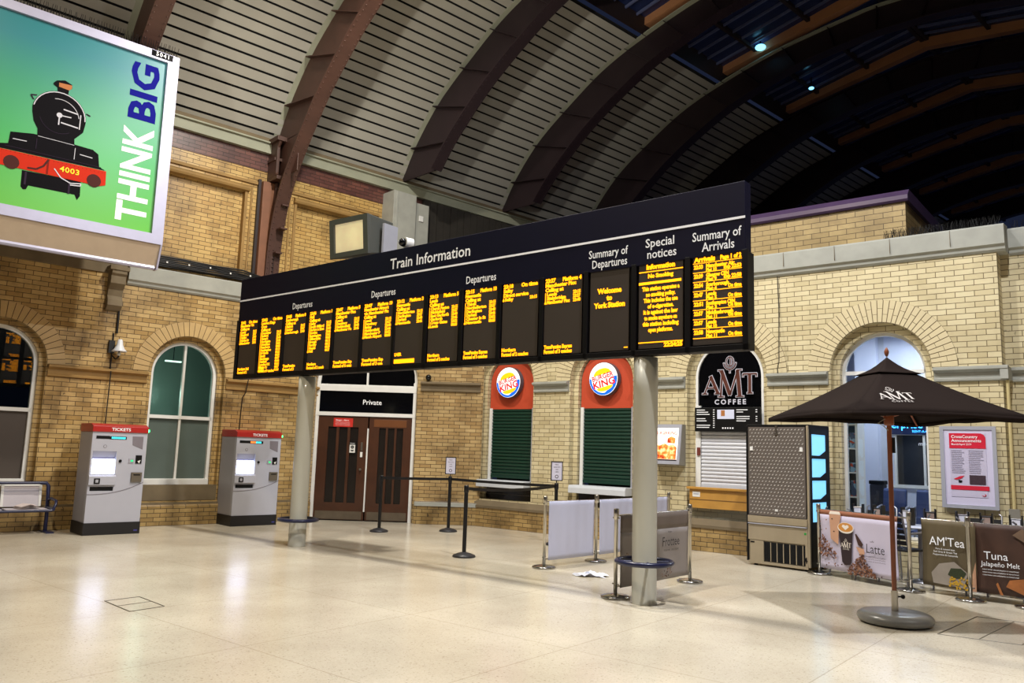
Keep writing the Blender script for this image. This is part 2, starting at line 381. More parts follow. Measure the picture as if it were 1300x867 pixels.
# cafe building front
C_AR = [(-4.28, .57), (-1.89, .57), (.65, .72), (3.165, .45)]
CZS = 3.0
mb = MB(); CO = rect(-5.2, 4.8, -.3, 4.7)
wall(mb, CO, [arch_pts(c, .73, zb, CZS+.02) for c, zb in C_AR], 0, .13, BRK_C)
wall(mb, rect(-5.1, 4.78, -.3, 4.7), [arch_pts(c, .625, zb, CZS) for c, zb in C_AR], .13, .36, BRK_C)
struct(mb.build('wall_front', M=FC))
mb = MB(); mb.box(4.62, 4.8, .02, .5, -.3, 4.7, BRK_C); wall(mb, rect(4.7, 9.5, -.3, 4.7), [], .35, .6, BRK_C)
struct(mb.build('wall_right', M=FC))
for c, zb in C_AR: trim(voussoirs(c, 3.02, .735, 1.085, 36, VOUS_C), FC)
mb = MB()
for x0, x1 in ((-5.15, -5.03), (-3.52, -2.65), (-1.13, -.11), (1.41, 2.4), (3.93, 4.88)): mb.prism_x(STRING(3.0), x0, x1, STONE)
mb.box(4.78, 4.88, -.1, .35, 2.82, 3.0, STONE)
mb.add([], [], STONE)
trim(mb, FC)
mb = MB(); mb.prism_x(STRING(3.0), 4.88, 9.4, STONE)
trim(mb, at(FC, 0, .35))
mb = MB()
for x0, x1 in ((-5.05, 2.42), (3.92, 4.9)):
    mb.prism_x([(0, -.1), (-.12, -.1), (-.12, .38), (-.12, .40), (0, .52)], x0, x1, BRK_PL); mb.prism_x([(0, .39), (-.14, .39), (-.14, .44), (-.02, .54), (0, .54)], x0, x1, STONE_D)
trim(mb, FC)
mb = MB(); mb.prism_x(CORN(4.66), -5.1, 4.92, STONE); mb.box(4.8, 4.92, .0, .5, 4.76, 5.05, STONE)
for i in range(12):
    x = -4.9+i*.83; mb.box(x, x+.006, -.125, -.1, 4.8, 5.03, STONE_D)
trim(mb, FC)
mb = MB(); mb.prism_x([(y+.35, z) for y, z in CORN(4.66)], 4.92, 9.4, STONE)
trim(mb, FC)
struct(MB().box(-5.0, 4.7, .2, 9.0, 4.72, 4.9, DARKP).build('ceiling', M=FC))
# parapet block behind the cornice
PURP = mat('purple_coping', (80, 62, 92), .3, vari=.25, scale=3)
mb = MB(); mb.box(-4.5, 3.4, 1.0, 3.6, 4.9, 5.98, BRK_PAR)
struct(mb.build('wall_back', M=FC))
mb = MB(); mb.prism_x([(.95, 5.93), (.92, 5.96), (.92, 6.03), (.97, 6.08), (1.02, 6.14), (3.7, 6.14), (3.7, 5.93)], -4.5, 3.46, PURP)
trim(mb, FC, .005)

# ------------------------------------------------------------------ roof
PR = [(-.05, 8.02), (.1, 8.2), (.45, 8.72), (.9, 9.22), (1.5, 9.74), (2.5, 10.34), (3.6, 10.9), (4.87, 11.28), (6.5, 11.6), (8.7, 11.78)]
LO = [(.17, 5.0), (.2, 5.5), (.27, 6.0), (.4, 6.5), (.62, 7.0), (.95, 7.5), (1.35, 8.0), (1.85, 8.55), (2.5, 9.1), (3.2, 9.6), (4.2, 10.15), (5.3, 10.62), (7, 11.03), (8.7, 11.16)]
def interp(tab, x):
    for (a, b), (c, d) in zip(tab, tab[1:]):
        if x <= c: return b+(d-b)*(x-a)/(c-a)
    return tab[-1][1]
def catmull(P, k=5):
    out = []
    for i in range(len(P)-1):
        p0 = P[max(i-1, 0)]; p1 = P[i]; p2 = P[i+1]; p3 = P[min(i+2, len(P)-1)]
        for j in range(k):
            t = j/k
            out.append(tuple(.5*((2*p1[q])+(-p0[q]+p2[q])*t+(2*p0[q]-5*p1[q]+4*p2[q]-p3[q])*t*t+(-p0[q]+3*p1[q]-3*p2[q]+p3[q])*t**3) for q in (0, 1)))
    return out+[P[-1]]
PRs = catmull(PR); LOs = catmull(LO)
mir = lambda P: P+[(17.4-n, z) for n, z in reversed(P[:-1])]
def walk(P, ds):
    """points every ds of arc length, with tangents"""
    out = []; acc = 0; nxt = 0
    for (a, b), (c, d) in zip(P, P[1:]):
        L = sqrt((c-a)**2+(d-b)**2)
        while nxt <= acc+L and L > 0:
            t = (nxt-acc)/L; out.append((a+(c-a)*t, b+(d-b)*t, (c-a)/L, (d-b)/L)); nxt += ds
        acc += L
    return out
lowP = [p for p in PRs if p[0] <= 4.9]
AL = [1.81+3.29*k for k in range(-3, 10)]
slat = walk(lowP, .236)
def slats(mb, a0, a1, flip):
    prof = []
    for i in range(len(slat)-1):
        n, z, tx, tz = slat[i]; nx, nz = -tz, tx     # outward normal (up and away)
        for s, o in ((0, 0), (.19, 0), (.19, .06), (.236, .06)):
            prof.append((n+tx*s+nx*o, z+tz*s+nz*o))
    if flip: prof = [(17.4-n, z) for n, z in prof]
    k = len(prof); vs = [(x, -p[0], p[1]) for x in (a0, a1) for p in prof]
    mb.add(vs, [(i, i+1, k+i+1, k+i) for i in range(k-1) if i % 4 == 0], SLAT); mb.add(vs, [(i, i+1, k+i+1, k+i) for i in range(k-1) if i % 4], GAP)
mb = MB()
for a0, a1 in zip(AL, AL[1:]): slats(mb, a0, a1, False)
for a0, a1 in zip(AL, AL[1:]): slats(mb, a0, a1, True)
struct(mb.build('ceiling', M=FA))
mb = MB()
for sgn in (0, 1):
    q = (lambda n: n) if not sgn else (lambda n: 17.4-n)
    mb.add([(x, -q(n), z) for x in (AL[0], AL[-1]) for n, z in ((4.9, 11.7), (8.7, 12.38))], [(0, 1, 3, 2)], GLZ)
    mb.add([(x, -q(n), z) for x in (AL[0], AL[-1]) for n, z in ((4.87, 11.26), (4.9, 11.72))], [(0, 1, 3, 2)], RIBD)
struct(mb.build('ceiling', M=FA))
mb = MB()
for sgn in (0, 1):
    q = (lambda n: n) if not sgn else (lambda n: 17.4-n)
    for k in range(len(AL)-1):
        for j in range(1, 8):
            x = AL[k]+3.29*j/8
            mb.add([(x+dx, -q(n), z+dz) for dx in (-.02, .02) for n, z in ((4.9, 11.68), (8.7, 12.36)) for dz in (0, -.06)], [(0, 1, 3, 2), (4, 6, 7, 5), (1, 5, 7, 3), (0, 2, 6, 4)], BARS)
    for n in (5.8, 7.2, 8.6):
        z = 11.6+(n-4.9)*.179; mb.box(AL[0], AL[-1], min(-q(n), -q(n+.09)), max(-q(n), -q(n+.09)), z+.0, z+.09, RIBD)
trim(mb, FA)
def rib(i, al):
    far = i > 4
    lab = ['leftmost roof rib, hidden mostly behind the railway poster', 'dark rusty roof rib ending behind the top right corner of the railway poster', 'brown riveted roof rib rising from the bracket on the yellow brick wall',
           'brown roof rib springing from the tall grey stone pier', 'dark roof rib, first to the right of the one on the stone pier',
           'dark roof rib whose foot disappears behind the middle of the departure board', 'dark roof rib whose foot disappears behind the right half of the departure board', 'dark roof rib passing over the top right corner of the departure board',
           'dark roof rib passing just above the left part of the purple coping', 'dark far roof rib meeting the right end of the purple coping', 'dark distant roof rib just beyond the purple-coped parapet', 'farthest visible roof rib, almost black'][i+1]
    t = thing('roof_rib', lab, 'roof rib', at(FA, al, 0, 5.0 if i <= 1 else 7.9), 'arched roof ribs')
    zo = -(5.0 if i <= 1 else 7.9)
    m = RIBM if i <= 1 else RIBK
    up = mir(PRs); lo = mir([p for p in LOs if p[1] >= (4.9 if i <= 1 else 7.95)])
    # resample both by equal count
    def res(P, n=70):
        W = walk(P, sum(sqrt((c-a)**2+(d-b)**2) for (a, b), (c, d) in zip(P, P[1:]))/(n-1)-1e-6); return [(w[0], w[1]) for w in W][:n]
    low_only = [p for p in LOs if p[1] < 8.0 and p[1] >= 4.9]
    U = res(up); W = res(mir([p for p in LOs if p[1] >= 7.95]))
    k = min(len(U), len(W)); U = U[:k]; W = W[:k]
    mb = MB()
    for x in (-.014, .014):
        vs = [(x, -p[0], p[1]+zo) for p in U]+[(x, -p[0], p[1]+zo) for p in W]
        mb.add(vs, [(j, j+1, k+j+1, k+j) for j in range(k-1)], m)
    for j in range(3, k-3, 4):   # stiffeners
        (a, b), (c, d) = U[j], W[j]
        for x0, x1 in ((-.13, -.014), (.014, .13)):
            mb.add([(x, -p, q+zo+e) for x in (x0, x1) for p, q in ((a, b), (c, d)) for e in (0, .02)], [(0, 1, 3, 2), (4, 6, 7, 5), (0, 4, 5, 1), (2, 3, 7, 6), (0, 2, 6, 4), (1, 5, 7, 3)], m)
    mb.build('web', t)
    def flange(P, w, th, name, mm=None):
        mb = MB(); n = len(P); vs = []
        for j, (a, b) in enumerate(P):
            c, d = P[min(j+1, n-1)]; e, g = P[max(j-1, 0)]; tx, tz = c-e, d-g; l = sqrt(tx*tx+tz*tz) or 1; nx, nz = -tz/l, tx/l
            for x in (-w, w):
                for o in (0, th): vs.append((x, -(a+nx*o), b+nz*o+zo))
        fs = []
        for j in range(n-1):
            q = 4*j
            fs += [(q, q+4, q+6, q+2), (q+1, q+3, q+7, q+5), (q, q+1, q+5, q+4), (q+2, q+6, q+7, q+3)]
        mb.add(vs, fs, mm or m); return mb.build(name, t)
    flange(U, .13, .03, 'top_flange', GREYBEAM if i < 5 else None)
    Wl = (([p for p in low_only if p[1] < 7.9] if i <= 1 else [])+[p for p in W])
    Wl = [Wl[0]]+[p for a, p in zip(Wl, Wl[1:]) if abs(p[0]-a[0])+abs(p[1]-a[1]) > 1e-3]
    flange(Wl, .15, .035, 'bottom_flange')
    if 0 <= i <= 3:
        mb = MB()
        for n, z, tx, tz in walk([p for p in Wl if p[0] < 9], .12):
            nx, nz = tz, -tx
            for x in (-.11, .11): mb.ball((x, -(n+nx*.004), z+nz*.004+zo), .014, m, 5, 3)
            if z > 8: mb.ball((.02, -(n-nx*.07), z-nz*.07+zo), .013, m, 5, 3)
        tag(mb.build('rivet_rows', t), None, None, kind='stuff')
    mb = MB()   # gutter beam riding on the rib
    for sgn in (1, -1):
        p = [(4.75, 11.5), (8.7, 12.1)]
        if sgn < 0: p = [(17.4-a, b) for a, b in p][::-1]
        (a, b), (c, d) = p
        mb.add([(x, -n, z+zo+e) for x in (-.11, .11) for n, z in ((a, b), (c, d)) for e in (0, .26)], [(0, 1, 3, 2), (4, 6, 7, 5), (0, 4, 5, 1), (2, 3, 7, 6), (0, 2, 6, 4), (1, 5, 7, 3)], ORANGE)
    mb.build('gutter_beam', t)
    # small cross-shaped tie plates
    for n in (4.4, 5.6):
        mb = MB()
        z = (interp(PR, n)+interp(LO, n))/2+zo
        for a in (0, pi/2):
            c_, s_ = cos(a+.5)*.09, sin(a+.5)*.09
            mb.tube([(.03, -n-c_, z-s_), (.03, -n+c_, z+s_)], .015, GREYBEAM, 6)
        mb.build('tie_plate', t)
    if i == 1:   # cast bracket and wall posts under the rib
        mb = MB()
        POSTM = mat('post_brown', (124, 82, 58), .5, vari=.2)
        mb.box(-.3, .0, -.12, .02, 0, 2.1, POSTM); mb.box(-.36, -.3, -.02, .05, 0, 2.15, RIBD); mb.box(-.06, .02, -.2, -.12, 0, 2.1, RIBM)
        mb.build('wall_post', t, bevel=.006)
        mb = MB()
        mb.box(-.16, .14, -.42, .04, 2.12, 2.2, RIBM); mb.box(-.16, -.1, -.36, .04, 2.2, 3.0, RIBM); mb.box(.06, .12, -.5, .04, 2.2, 3.0, RIBM)
        mb.box(-.22, .16, -.46, .04, 2.95, 3.05, RIBM); mb.box(-.18, .14, -.3, .04, 2.55, 2.62, RIBM)
        mb.tube([(-.13, -.38, 2.2), (-.13, -.25, 2.35), (-.13, -.2, 2.6), (-.13, -.3, 2.8), (-.13, -.42, 2.95)], .035, RIBM, 8)
        mb.box(-.012, .012, -1.0, .04, 2.2, 3.0, RIBM)
        mb.build('bracket', t, bevel=.006)
        mb = MB(); mb.box(-.012, .012, -.2, .04, 0, 2.15, RIBD)
        for z in (.05, .55, 1.05, 1.55): mb.box(-.03, .12, -.5+.15*(z < 1), -.1, z, z+.03, RIBM)
        for z in [k*.09 for k in range(1, 23)]:
            for y in (-.215,): mb.ball((-.02, y, z), .016, RIBM, 6, 4)
        mb.build('lattice_plate', t)
    return t
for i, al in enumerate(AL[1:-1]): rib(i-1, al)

# ------------------------------------------------------------------ windows of the left wall
TEAL = mat('teal_room_wall', (136, 152, 142), .7, vari=.2, scale=1)
FROST = mat('frosted_pane', (86, 98, 92), .35, vari=.18, scale=2)
FROSTG = mat('grey_frosted_pane', (78, 70, 64), .4, vari=.12, scale=3)
for wi, (c, zs) in enumerate(A_WIN):
    z0 = .76; r = .62; fr = bpy.data.objects.new('window_%d' % (wi+1), None); COL.objects.link(fr); fr.matrix_world = at(FA, c, .2); struct(fr)
    mb = MB()
    o = arch_pts(0, r+.03, z0, zs); inn = arch_pts(0, r-.035, z0+.1, zs)
    wall(mb, o, [inn], 0, .1, WHITE)
    mid = z0+1.28
    mb.box(-r, r, .0, .09, mid-.03, mid+.035, WHITE); mb.box(-r-.02, r+.02, -.03, .1, z0-.02, z0+.09, WHITE)
    if wi == 1:
        mb.box(-.022, .022, .01, .08, mid, zs+r-.02, WHITE); mb.box(-.022, .022, .02, .08, z0+.08, mid, WHITE)
    mb.build('window_frame', fr)
    mb = MB(); mb.poly([(x, z) for x, z in arch_pts(0, r-.02, mid, zs)], .055, GLASS, .006); mb.build('upper_pane', fr)
    mb = MB(); mb.box(-r+.02, r-.02, .06, .068, z0+.08, mid, FROST if wi else FROSTG); mb.build('lower_pane', fr)
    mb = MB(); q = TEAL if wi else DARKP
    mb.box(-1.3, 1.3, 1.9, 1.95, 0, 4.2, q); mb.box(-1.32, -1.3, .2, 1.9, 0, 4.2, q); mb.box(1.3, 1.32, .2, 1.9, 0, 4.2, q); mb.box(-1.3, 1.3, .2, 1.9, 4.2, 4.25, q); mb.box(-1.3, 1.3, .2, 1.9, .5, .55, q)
    struct(mb.build('wall_back', M=at(FA, c, .2)))
    if wi:
        LIT = mat('strip_lamp', (220, 240, 230), .4, emit=(225, 245, 235), es=3)
        for k, (x, y, z) in enumerate(((-.35, 1.3, 3.45), (.1, .9, 3.2))):
            mb = MB(); mb.box(x-.16, x+.16, y, y+.06, z, z+.03, LIT); mb.cyl((x, y+.03, z+.03), (x, y+.03, 4.2), .008, .008, BLACK, 6)
            tag(mb.build('strip_light', M=at(FA, c, .2)), ['short strip light seen high in the left upper pane of the middle window', 'short strip light seen lower beside the glazing bar of the middle window'][k], 'light', 'strip lights in the office')
        l = lamp('POINT', at(FA, c-.3, 1.2, 2.5).to_translation(), (0, 0, 0), 30, (.75, 1, .9), .2)
# ------------------------------------------------------------------ wooden doors
WOOD = mat('varnished_door_wood', (70, 38, 19), .4, vari=.35, scale=5, coat=.3)
WOODL = mat('light_door_wood', (108, 64, 32), .4, vari=.2, scale=6)
PANE = mat('dark_door_pane', (30, 24, 20), .25, vari=.4, scale=4)
KICK = mat('kick_plate', (120, 108, 92), .4, .6, vari=.3, scale=5)
# FD x = world x + 4.25
dr = bpy.data.objects.new('door_1', None); COL.objects.link(dr); dr.matrix_world = at(FD, 0, .12); struct(dr)
mb = MB()
for x0, x1 in ((.02, .09), (2.13, 2.2)): mb.box(x0, x1, -.02, .1, 0, 3.0, WHITE)
mb.box(.02, 2.2, -.03, .1, 2.24, 2.32, WHITE); mb.box(.02, 2.2, -.03, .1, 2.78, 2.9, WHITE); mb.box(1.09, 1.13, -.01, .08, 2.9, 4.05, WHITE)
wall(mb, arch_pts(1.12, 1.1, 2.9, 3.02), [arch_pts(1.12, 1.03, 2.93, 3.02)], 0, .08, WHITE)
mb.build('door_frame', dr)
mb = MB(); mb.poly(arch_pts(1.12, 1.05, 2.85, 3.02), .04, BLACKG, .01); mb.build('fanlight_pane', dr)
mb = MB(); mb.box(.09, 2.13, -.005, .05, 2.32, 2.78, BLACKG); mb.build('transom_panel', dr)
mb = MB(); mb.text('Private', 1.24, 2.5, -.012, .15, TXTW, 'c', .008); mb.build('private_lettering', dr)
for side, (x0, x1) in enumerate(((.09, 1.17), (1.2, 2.13))):
    mb = MB(); W_ = x1-x0
    cols = 3; sw = .15; ins = [(x0+.22+(W_-.36)*k/3.0, x0+.22+(W_-.36)*(k+.76)/3.0) for k in range(3)]
    holes = [rect(a, b, .38, 2.0) for a, b in ins]
    wall(mb, rect(x0, x1, .02, 2.23), holes, 0, .05, WOOD)
    if side: mb.box(x0+.1, x1-.12, -.006, 0, 2.02, 2.18, WOODL)
    lf = mb.build('door_leaf', dr, bevel=.004)
    mb = MB()
    for a, b in ins: mb.box(a-.01, b+.01, .03, .04, .37, 2.01, PANE)
    mb.build('door_glazing', dr)
    mb = MB(); mb.box(x0+.04, x1-.04, -.006, 0, .03, .2, KICK); mb.build('kick_plate', dr)
mb = MB(); mb.box(1.165, 1.195, -.02, .02, .2, 1.98, WHITE); mb.build('closing_strip', dr)
mb = MB(); mb.box(1.04, 1.08, -.015, 0, 1.5, 1.68, STEEL); mb.cyl((1.06, 0, 1.1), (1.06, -.05, 1.1), .02, .025, STEEL, 12); mb.build('door_handle', dr)
mb = MB(); mb.box(1.035, 1.085, -.014, 0, 1.36, 1.47, WHITE); mb.build('lock_case', dr)
RED = mat('red_sign', (196, 44, 34), .45)
mb = MB(); mb.box(.42, .84, -.012, 0, 2.0, 2.19, RED); sg = mb.build('warning_sign', M=at(FD, 0, .12)); tag(sg, 'small red warning sign fixed at the top of the left wooden door leaf', 'sign')
mb = MB(); mb.text('Danger - Alarm', .47, 2.13, -.014, .045, TXTW, bold=.01)
for k in range(3): mb.text('This door is alarmed and must be kept', .46, 2.095-.03*k, -.014, .02, TXTW)
mb.build('sign_lettering', sg, M=Matrix.Identity(4))
mb = MB(); mb.box(.79, .93, -.012, 0, 1.44, 1.68, BLACK); mb.box(.80, .92, -.014, -.01, 1.45, 1.62, WHITE); sg = mb.build('door_notice', M=at(FD, 0, .12)); tag(sg, 'small black and white notice with a round symbol on the left door leaf', 'notice')
mb = MB(); mb.cyl((.86, -.014, 1.57), (.86, -.017, 1.57), .035, .035, BLACK, 16); mb.box(.845, .875, -.02, -.014, 1.565, 1.575, WHITE); mb.box(.83, .89, -.016, -.014, 1.48, 1.51, BLACK); mb.text('Private', .86, 1.64, -.014, .035, TXTW, 'c'); mb.build('notice_symbol', sg, M=Matrix.Identity(4))
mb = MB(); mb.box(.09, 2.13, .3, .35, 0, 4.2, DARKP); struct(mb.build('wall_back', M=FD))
mb = MB(); mb.cyl((2.46, 0, 3.12), (2.46, -.05, 3.12), .03, .03, BLACK, 12); mb.ball((2.46, -.08, 3.12), .065, BLACKG, 14, 8); tag(mb.build('globe_camera', M=FD), 'small black globe camera on the wall right of the door arch', 'camera')

# ------------------------------------------------------------------ departure board
BOARD = mat('board_navy', (9, 8, 32), .55, vari=.15, scale=3, spec=.2)
BOARDK = mat('board_black', (9, 7, 9), .5, spec=.25)
LEDP = mat('led_panel', (62, 54, 48), .5, vari=.1, scale=3)
LED = mat('led_amber', (120, 70, 5), .5, emit=(255, 152, 5), es=3.0)
bd = thing('departure_board', 'long black train information board with fourteen amber screens on two columns', 'board', at(FB, 0, 0, 2.7))
mb = MB(); mb.box(-1.93, 7.52, -.15, .0, 1.03, 1.79, BOARD); mb.build('header', bd, bevel=.006)
mb = MB(); mb.box(-1.95, 7.54, -.12, .02, 0, 1.03, BOARDK)
for x in [-1.95, -1.29, -.57, .08, .75, 1.43, 2.16, 2.82, 3.5, 4.17, 4.86, 5.52, 6.18, 6.85, 7.50]: mb.box(x-.02, x+.04, -.155, -.1, 0, 1.05, BOARDK)
mb.box(-1.95, 7.54, -.155, -.1, 0, .06, BOARDK)
mb.build('housing', bd, bevel=.004)
mb = MB(); mb.box(-1.93, 7.52, -.155, -.149, 1.385, 1.41, TXTW); mb.build('white_line', bd)
for nm, rows in (('title_lettering', [('Train Information', 2.836, 1.5, .225, 1.6)]), ('departures_heading', [('Departures', -.06, 1.11, .145, .53)]), ('departures_heading', [('Departures', 1.916, 1.11, .145, .53)]), ('departures_heading', [('Departures', 3.85, 1.11, .145, .53)]),
                 ('summary_heading', [('Summary of', 5.84, 1.195, .138, .54), ('Departures', 5.86, 1.07, .138, .48)]), ('notices_heading', [('Special', 6.52, 1.225, .142, .36), ('notices', 6.545, 1.095, .142, .365)]), ('arrivals_heading', [('Summary of', 7.2, 1.21, .142, .56), ('Arrivals', 7.215, 1.085, .142, .37)])):
    mb = MB()
    for a, x, z, sz, w in rows:
        _, _, g0, g1 = glyphs(a, .012, 0, 0, 1); mb.text(a, x, z, -.153, sz, TXTW, 'c', .012, w/((g1-g0)*sz))
    mb.build(nm, bd)
SCR = [(-1.87, -1.34), (-1.23, -.61), (-.52, .04), (.13, .72), (.80, 1.40), (1.48, 2.12), (2.2, 2.77), (2.88, 3.45), (3.56, 4.13), (4.23, 4.81), (4.91, 5.47), (5.59, 6.12), (6.25, 6.8), (6.92, 7.48)]
TX = [
 ('23:02', 'On time', ['Manchester Vic', 'Calling at'], ['Leeds', 'Bradford', 'Halifax', 'Hebden Br', 'Manchester'], ['Northern Rail', 'Formed of 2']),
 ('23:02', 'On time', ['London Kings', 'Cross', 'Calling at'], ['Doncaster', 'Retford', 'Newark', 'Northgate', 'Grantham', 'Peterboro', 'Huntingdon', 'St Neots', 'Sandy', 'Stevenage', 'Hatfield', 'London KX', 'Kings Cr', 'Stops'], ['Virgin', 'Formed of 9 coaches']),
 ('23:05', 'Platform 8', ['Scarborough', 'Calling at'], ['Malton', 'Seamer', 'Scarborough'], ['TransPennine', 'Formed of 3']),
 ('23:06', 'Platform 1', ['Hull', 'Calling at'], ['Selby', 'South Milford', 'Sherburn in Elmet', 'Howden', 'Eastrington', 'Gilberdyke', 'Brough', 'Ferriby', 'Hessle', 'Hull'], ['Northern', 'Formed of 2 coach']),
 ('23:07', 'Platform 5', ['Manchester Picc', 'Calling at'], ['Leeds', 'Dewsbury', 'Huddersfield', 'Manchester Pic'], ['TransPennine Exp', 'Formed of 6 coac']),
 ('23:07', 'Platform 10', ['Manchester Airport', 'via Manchester Pic', 'Calling at'], ['Leeds', 'Dewsbury', 'Batley', 'Huddersfield', 'Manchester P', 'Manch Airport'], ['TransPennine Exp', 'Formed of 3 coa']),
 ('23:12', 'Platform 3', ['Newcastle', 'Calling at'], ['Northallerton', 'Darlington', 'Durham', 'Newcastle'], ['LNER']),
 ('23:13', 'Platform 5', ['Leeds', 'Calling at'], ['Church Fenton', 'Micklefield', 'East Garforth', 'Garforth', 'Cross Gates', 'Leeds'], ['Northern', 'Formed of 2 coaches']),
 ('23:15', 'Platform 10', ['Newcastle', 'Calling at'], ['Thirsk', 'Northallerton', 'Darlington', 'Durham', 'Chester le St', 'Newcastle'], ['TransPennine Express', 'Formed of 3 coaches']),
 ('23:18', 'On time', ['Selby', 'Direct service'], ['Selby'], ['Northern', 'Formed of 2 coaches']),
 ('23:27', 'Platform 4', ['Manchester Picc', 'Calling at'], ['Leeds', 'Stalybridge', 'Manchester Picc'], ['TransPennine Express', 'Formed of 3 coaches']),
]
TIMES = ['23:15', '23:27', '23:40', '23:46', '23:52', '00:03', '00:13', '00:21', '00:29', '00:37', '00:44', '00:51', '00:57', '01:04']
for i, (x0, x1) in enumerate(SCR):
    mb = MB(); mb.box(x0, x1, -.135, -.125, .075, 1.045, LEDP); sc = mb.build('screen', bd)
    mb = MB(); y = -.138; w = x1-x0; B = .065
    def ln(t, x, z, size=.06, al='l', wmax=None):
        size *= 1.08
        _, _, g0, g1 = glyphs(t, B, 0, 0, 1); sx = 1
        if wmax: sx = min(1.15, wmax/((g1-g0)*size))
        mb.text(t, x, z, y, size, LED, al, B, sx)
    if i < 11:
        a, p, head, stops, foot = TX[i]
        ln(a, x0+.01, .975, .062, wmax=w*.28); ln(p, x1-.01, .975, .062, 'r', wmax=w*.5)
        z = .918
        for t in head: ln(t, x0+.01, z, .058, wmax=w*min(.85, len(t)*.055)); z -= .058
        mb.build('train_heading', sc); mb = MB(); mt = MB()
        z += .006
        zt = z+.04
        for k, t in enumerate(stops):
            ln(t, x0+.035, z, .052, wmax=w*min(.62, len(t)*.055)); 
            keep = mb; mb = mt; ln(TIMES[k], x1-.02, z, .05, 'r', wmax=w*.2); mb = keep; z -= .0495
        mb.box(x0+.008, x0+.02, y-.001, y, z+.05, zt, LED); mb.box(x0+.0, x0+.028, y-.001, y, z+.045, z+.07, LED)
        mb.build('calling_points', sc); mt.build('arrival_times', sc); mb = MB()
        if i == 6:
            mb.box(x0+.005, x0+w*.75, y-.001, y, .09, .15, LED); ln('LNER', x0+.01, .2, .055)
        else:
            for k, t in enumerate(reversed(foot)): ln(t, x0+.008, .092+k*.058, .056, wmax=w*min(.75, len(t)*.05))
    elif i == 11:
        for k, t in enumerate(['Welcome', 'to', 'York Station']): ln(t, (x0+x1)/2, .76-k*.085, .075, 'c')
        mb.box(x1-.06, x1-.01, y-.001, y, .1, .112, LED)
    elif i == 12:
        ln('Information', (x0+x1)/2, .975, .07, 'c'); mb.box(x0, x1, y-.001, y, .94, .952, LED)
        ln('No Smoking', (x0+x1)/2, .875, .058, 'c'); mb.box(x0, x1-.02, y-.001, y, .8, .83, LED)
        for k, t in enumerate(['This station operates a', 'no smoking policy.', 'This includes the use', 'of e-cigarettes.', 'It is against the law', 'to smoke anywhere on', 'this station including', 'open platforms.']):
            ln(t, (x0+x1)/2, .73-k*.067, .058, 'c', wmax=w*min(.86, len(t)*.037))
        mb.box(x0, x1, y-.001, y, .135, .147, LED); ln('22:24:25', x1-.005, .085, .06, 'r')
    else:
        ln('Arrivals', x0+.01, .98, .07); ln('Page 1 of 2', x1-.01, .98, .06, 'r', wmax=w*.42)
        rows = [('22:33', 'Manchester Air', 'Plat 10', 'Exp 22:53'), ('22:39', 'Glasgow CEN', 'Plat 9', 'Exp 22:58'), ('22:54', 'Scarborough', 'Plat 4', 'On time'), ('22:47', 'Leeds', 'Plat 5', 'On time'), ('22:51', 'Southampton CEN', 'Plat 3', 'On time'), ('22:57', 'Middlesbrough', 'Plat 11', 'On time'), ('22:57', 'Leeds', 'Plat 10', 'On time'), ('22:58', 'Newcastle', 'Plat 11', 'On time')]
        for k, (a, d, p, s_) in enumerate(rows):
            z = .91-k*.102
            mb.box(x0, x1, y-.001, y, z+.05, z+.058, LED)
            ln(a, x0+.01, z-.005, .055, wmax=w*.19); ln(d, x0+w*.27, z, .052, wmax=w*min(.58, len(d)*.042)); ln(p, x0+w*.27, z-.047, .052, wmax=w*.22); ln(s_, x1-.01, z-.035, .052, 'r', wmax=w*(.35 if 'E' in s_ else .27))
        mb.box(x0, x1, y-.001, y, .143, .151, LED)
    mb.build('operator_lettering' if i < 11 else 'amber_lettering', sc)
# ------------------------------------------------------------------ columns
COLM = mat('column_paint', (186, 184, 170), .28, vari=.08, scale=2, coat=.2)
RINGM = mat('navy_ring', (30, 34, 66), .3)
def column(x, z_ring, label):
    t = thing('support_column', label, 'column', at(FB, x, 0, 0), 'columns carrying the departure board')
    mb = MB(); mb.lathe([(.14, 0), (.14, .01), (.135, .02), (.135, 2.28), (.137, 2.285), (.137, 2.69)], COLM, 32); mb.build('shaft', t)
    mb = MB(); R = .3
    mb.tube([(R*cos(2*pi*k/32), R*sin(2*pi*k/32), z_ring) for k in range(32)], .028, RINGM, 10, closed=True)
    for k in range(4):
        a = pi/4+pi/2*k; mb.box(-.01, .01, -.01, .01, 0, 0, RINGM)
        mb.tube([(.12*cos(a), .12*sin(a), z_ring), (R*cos(a), R*sin(a), z_ring)], .016, RINGM, 6)
    mb.build('bumper_ring', t)
    return t
column(0, .41, 'far left column of the departure board, near the brown doors, with navy ring')
column(6.27, .44, 'nearer right column of the departure board beside the grey cafe banner')
# monitor and dome camera on top of the board
CRT = mat('monitor_case', (74, 76, 72), .5)
CRTS = mat('monitor_picture', (220, 200, 150), .3, vari=.6, scale=2.5, emit=(225, 205, 165), es=.55)
t = thing('surveillance_monitor', 'boxy grey tube monitor with washed-out picture above the board\'s left part', 'monitor', at(FB, 1.02, .3, 4.56, .06))
mb = MB(); wall(mb, rect(-.43, .43, .02, .64), [rect(-.33, .33, .1, .56)], -.45, -.4, CRT); mb.build('front_bezel', t, M=Matrix.Rotation(radians(6), 4, 'X'))
mb = MB()
mb.add([(-.43, -.4, .02), (.43, -.4, .02), (.43, -.4, .64), (-.43, -.4, .64), (-.33, .22, .1), (.33, .22, .1), (.33, .22, .6), (-.33, .22, .6)], [(0, 3, 2, 1), (4, 5, 6, 7), (0, 1, 5, 4), (1, 2, 6, 5), (2, 3, 7, 6), (3, 0, 4, 7)], CRT)
mb.build('casing', t, M=Matrix.Rotation(radians(6), 4, 'X'), bevel=.015)
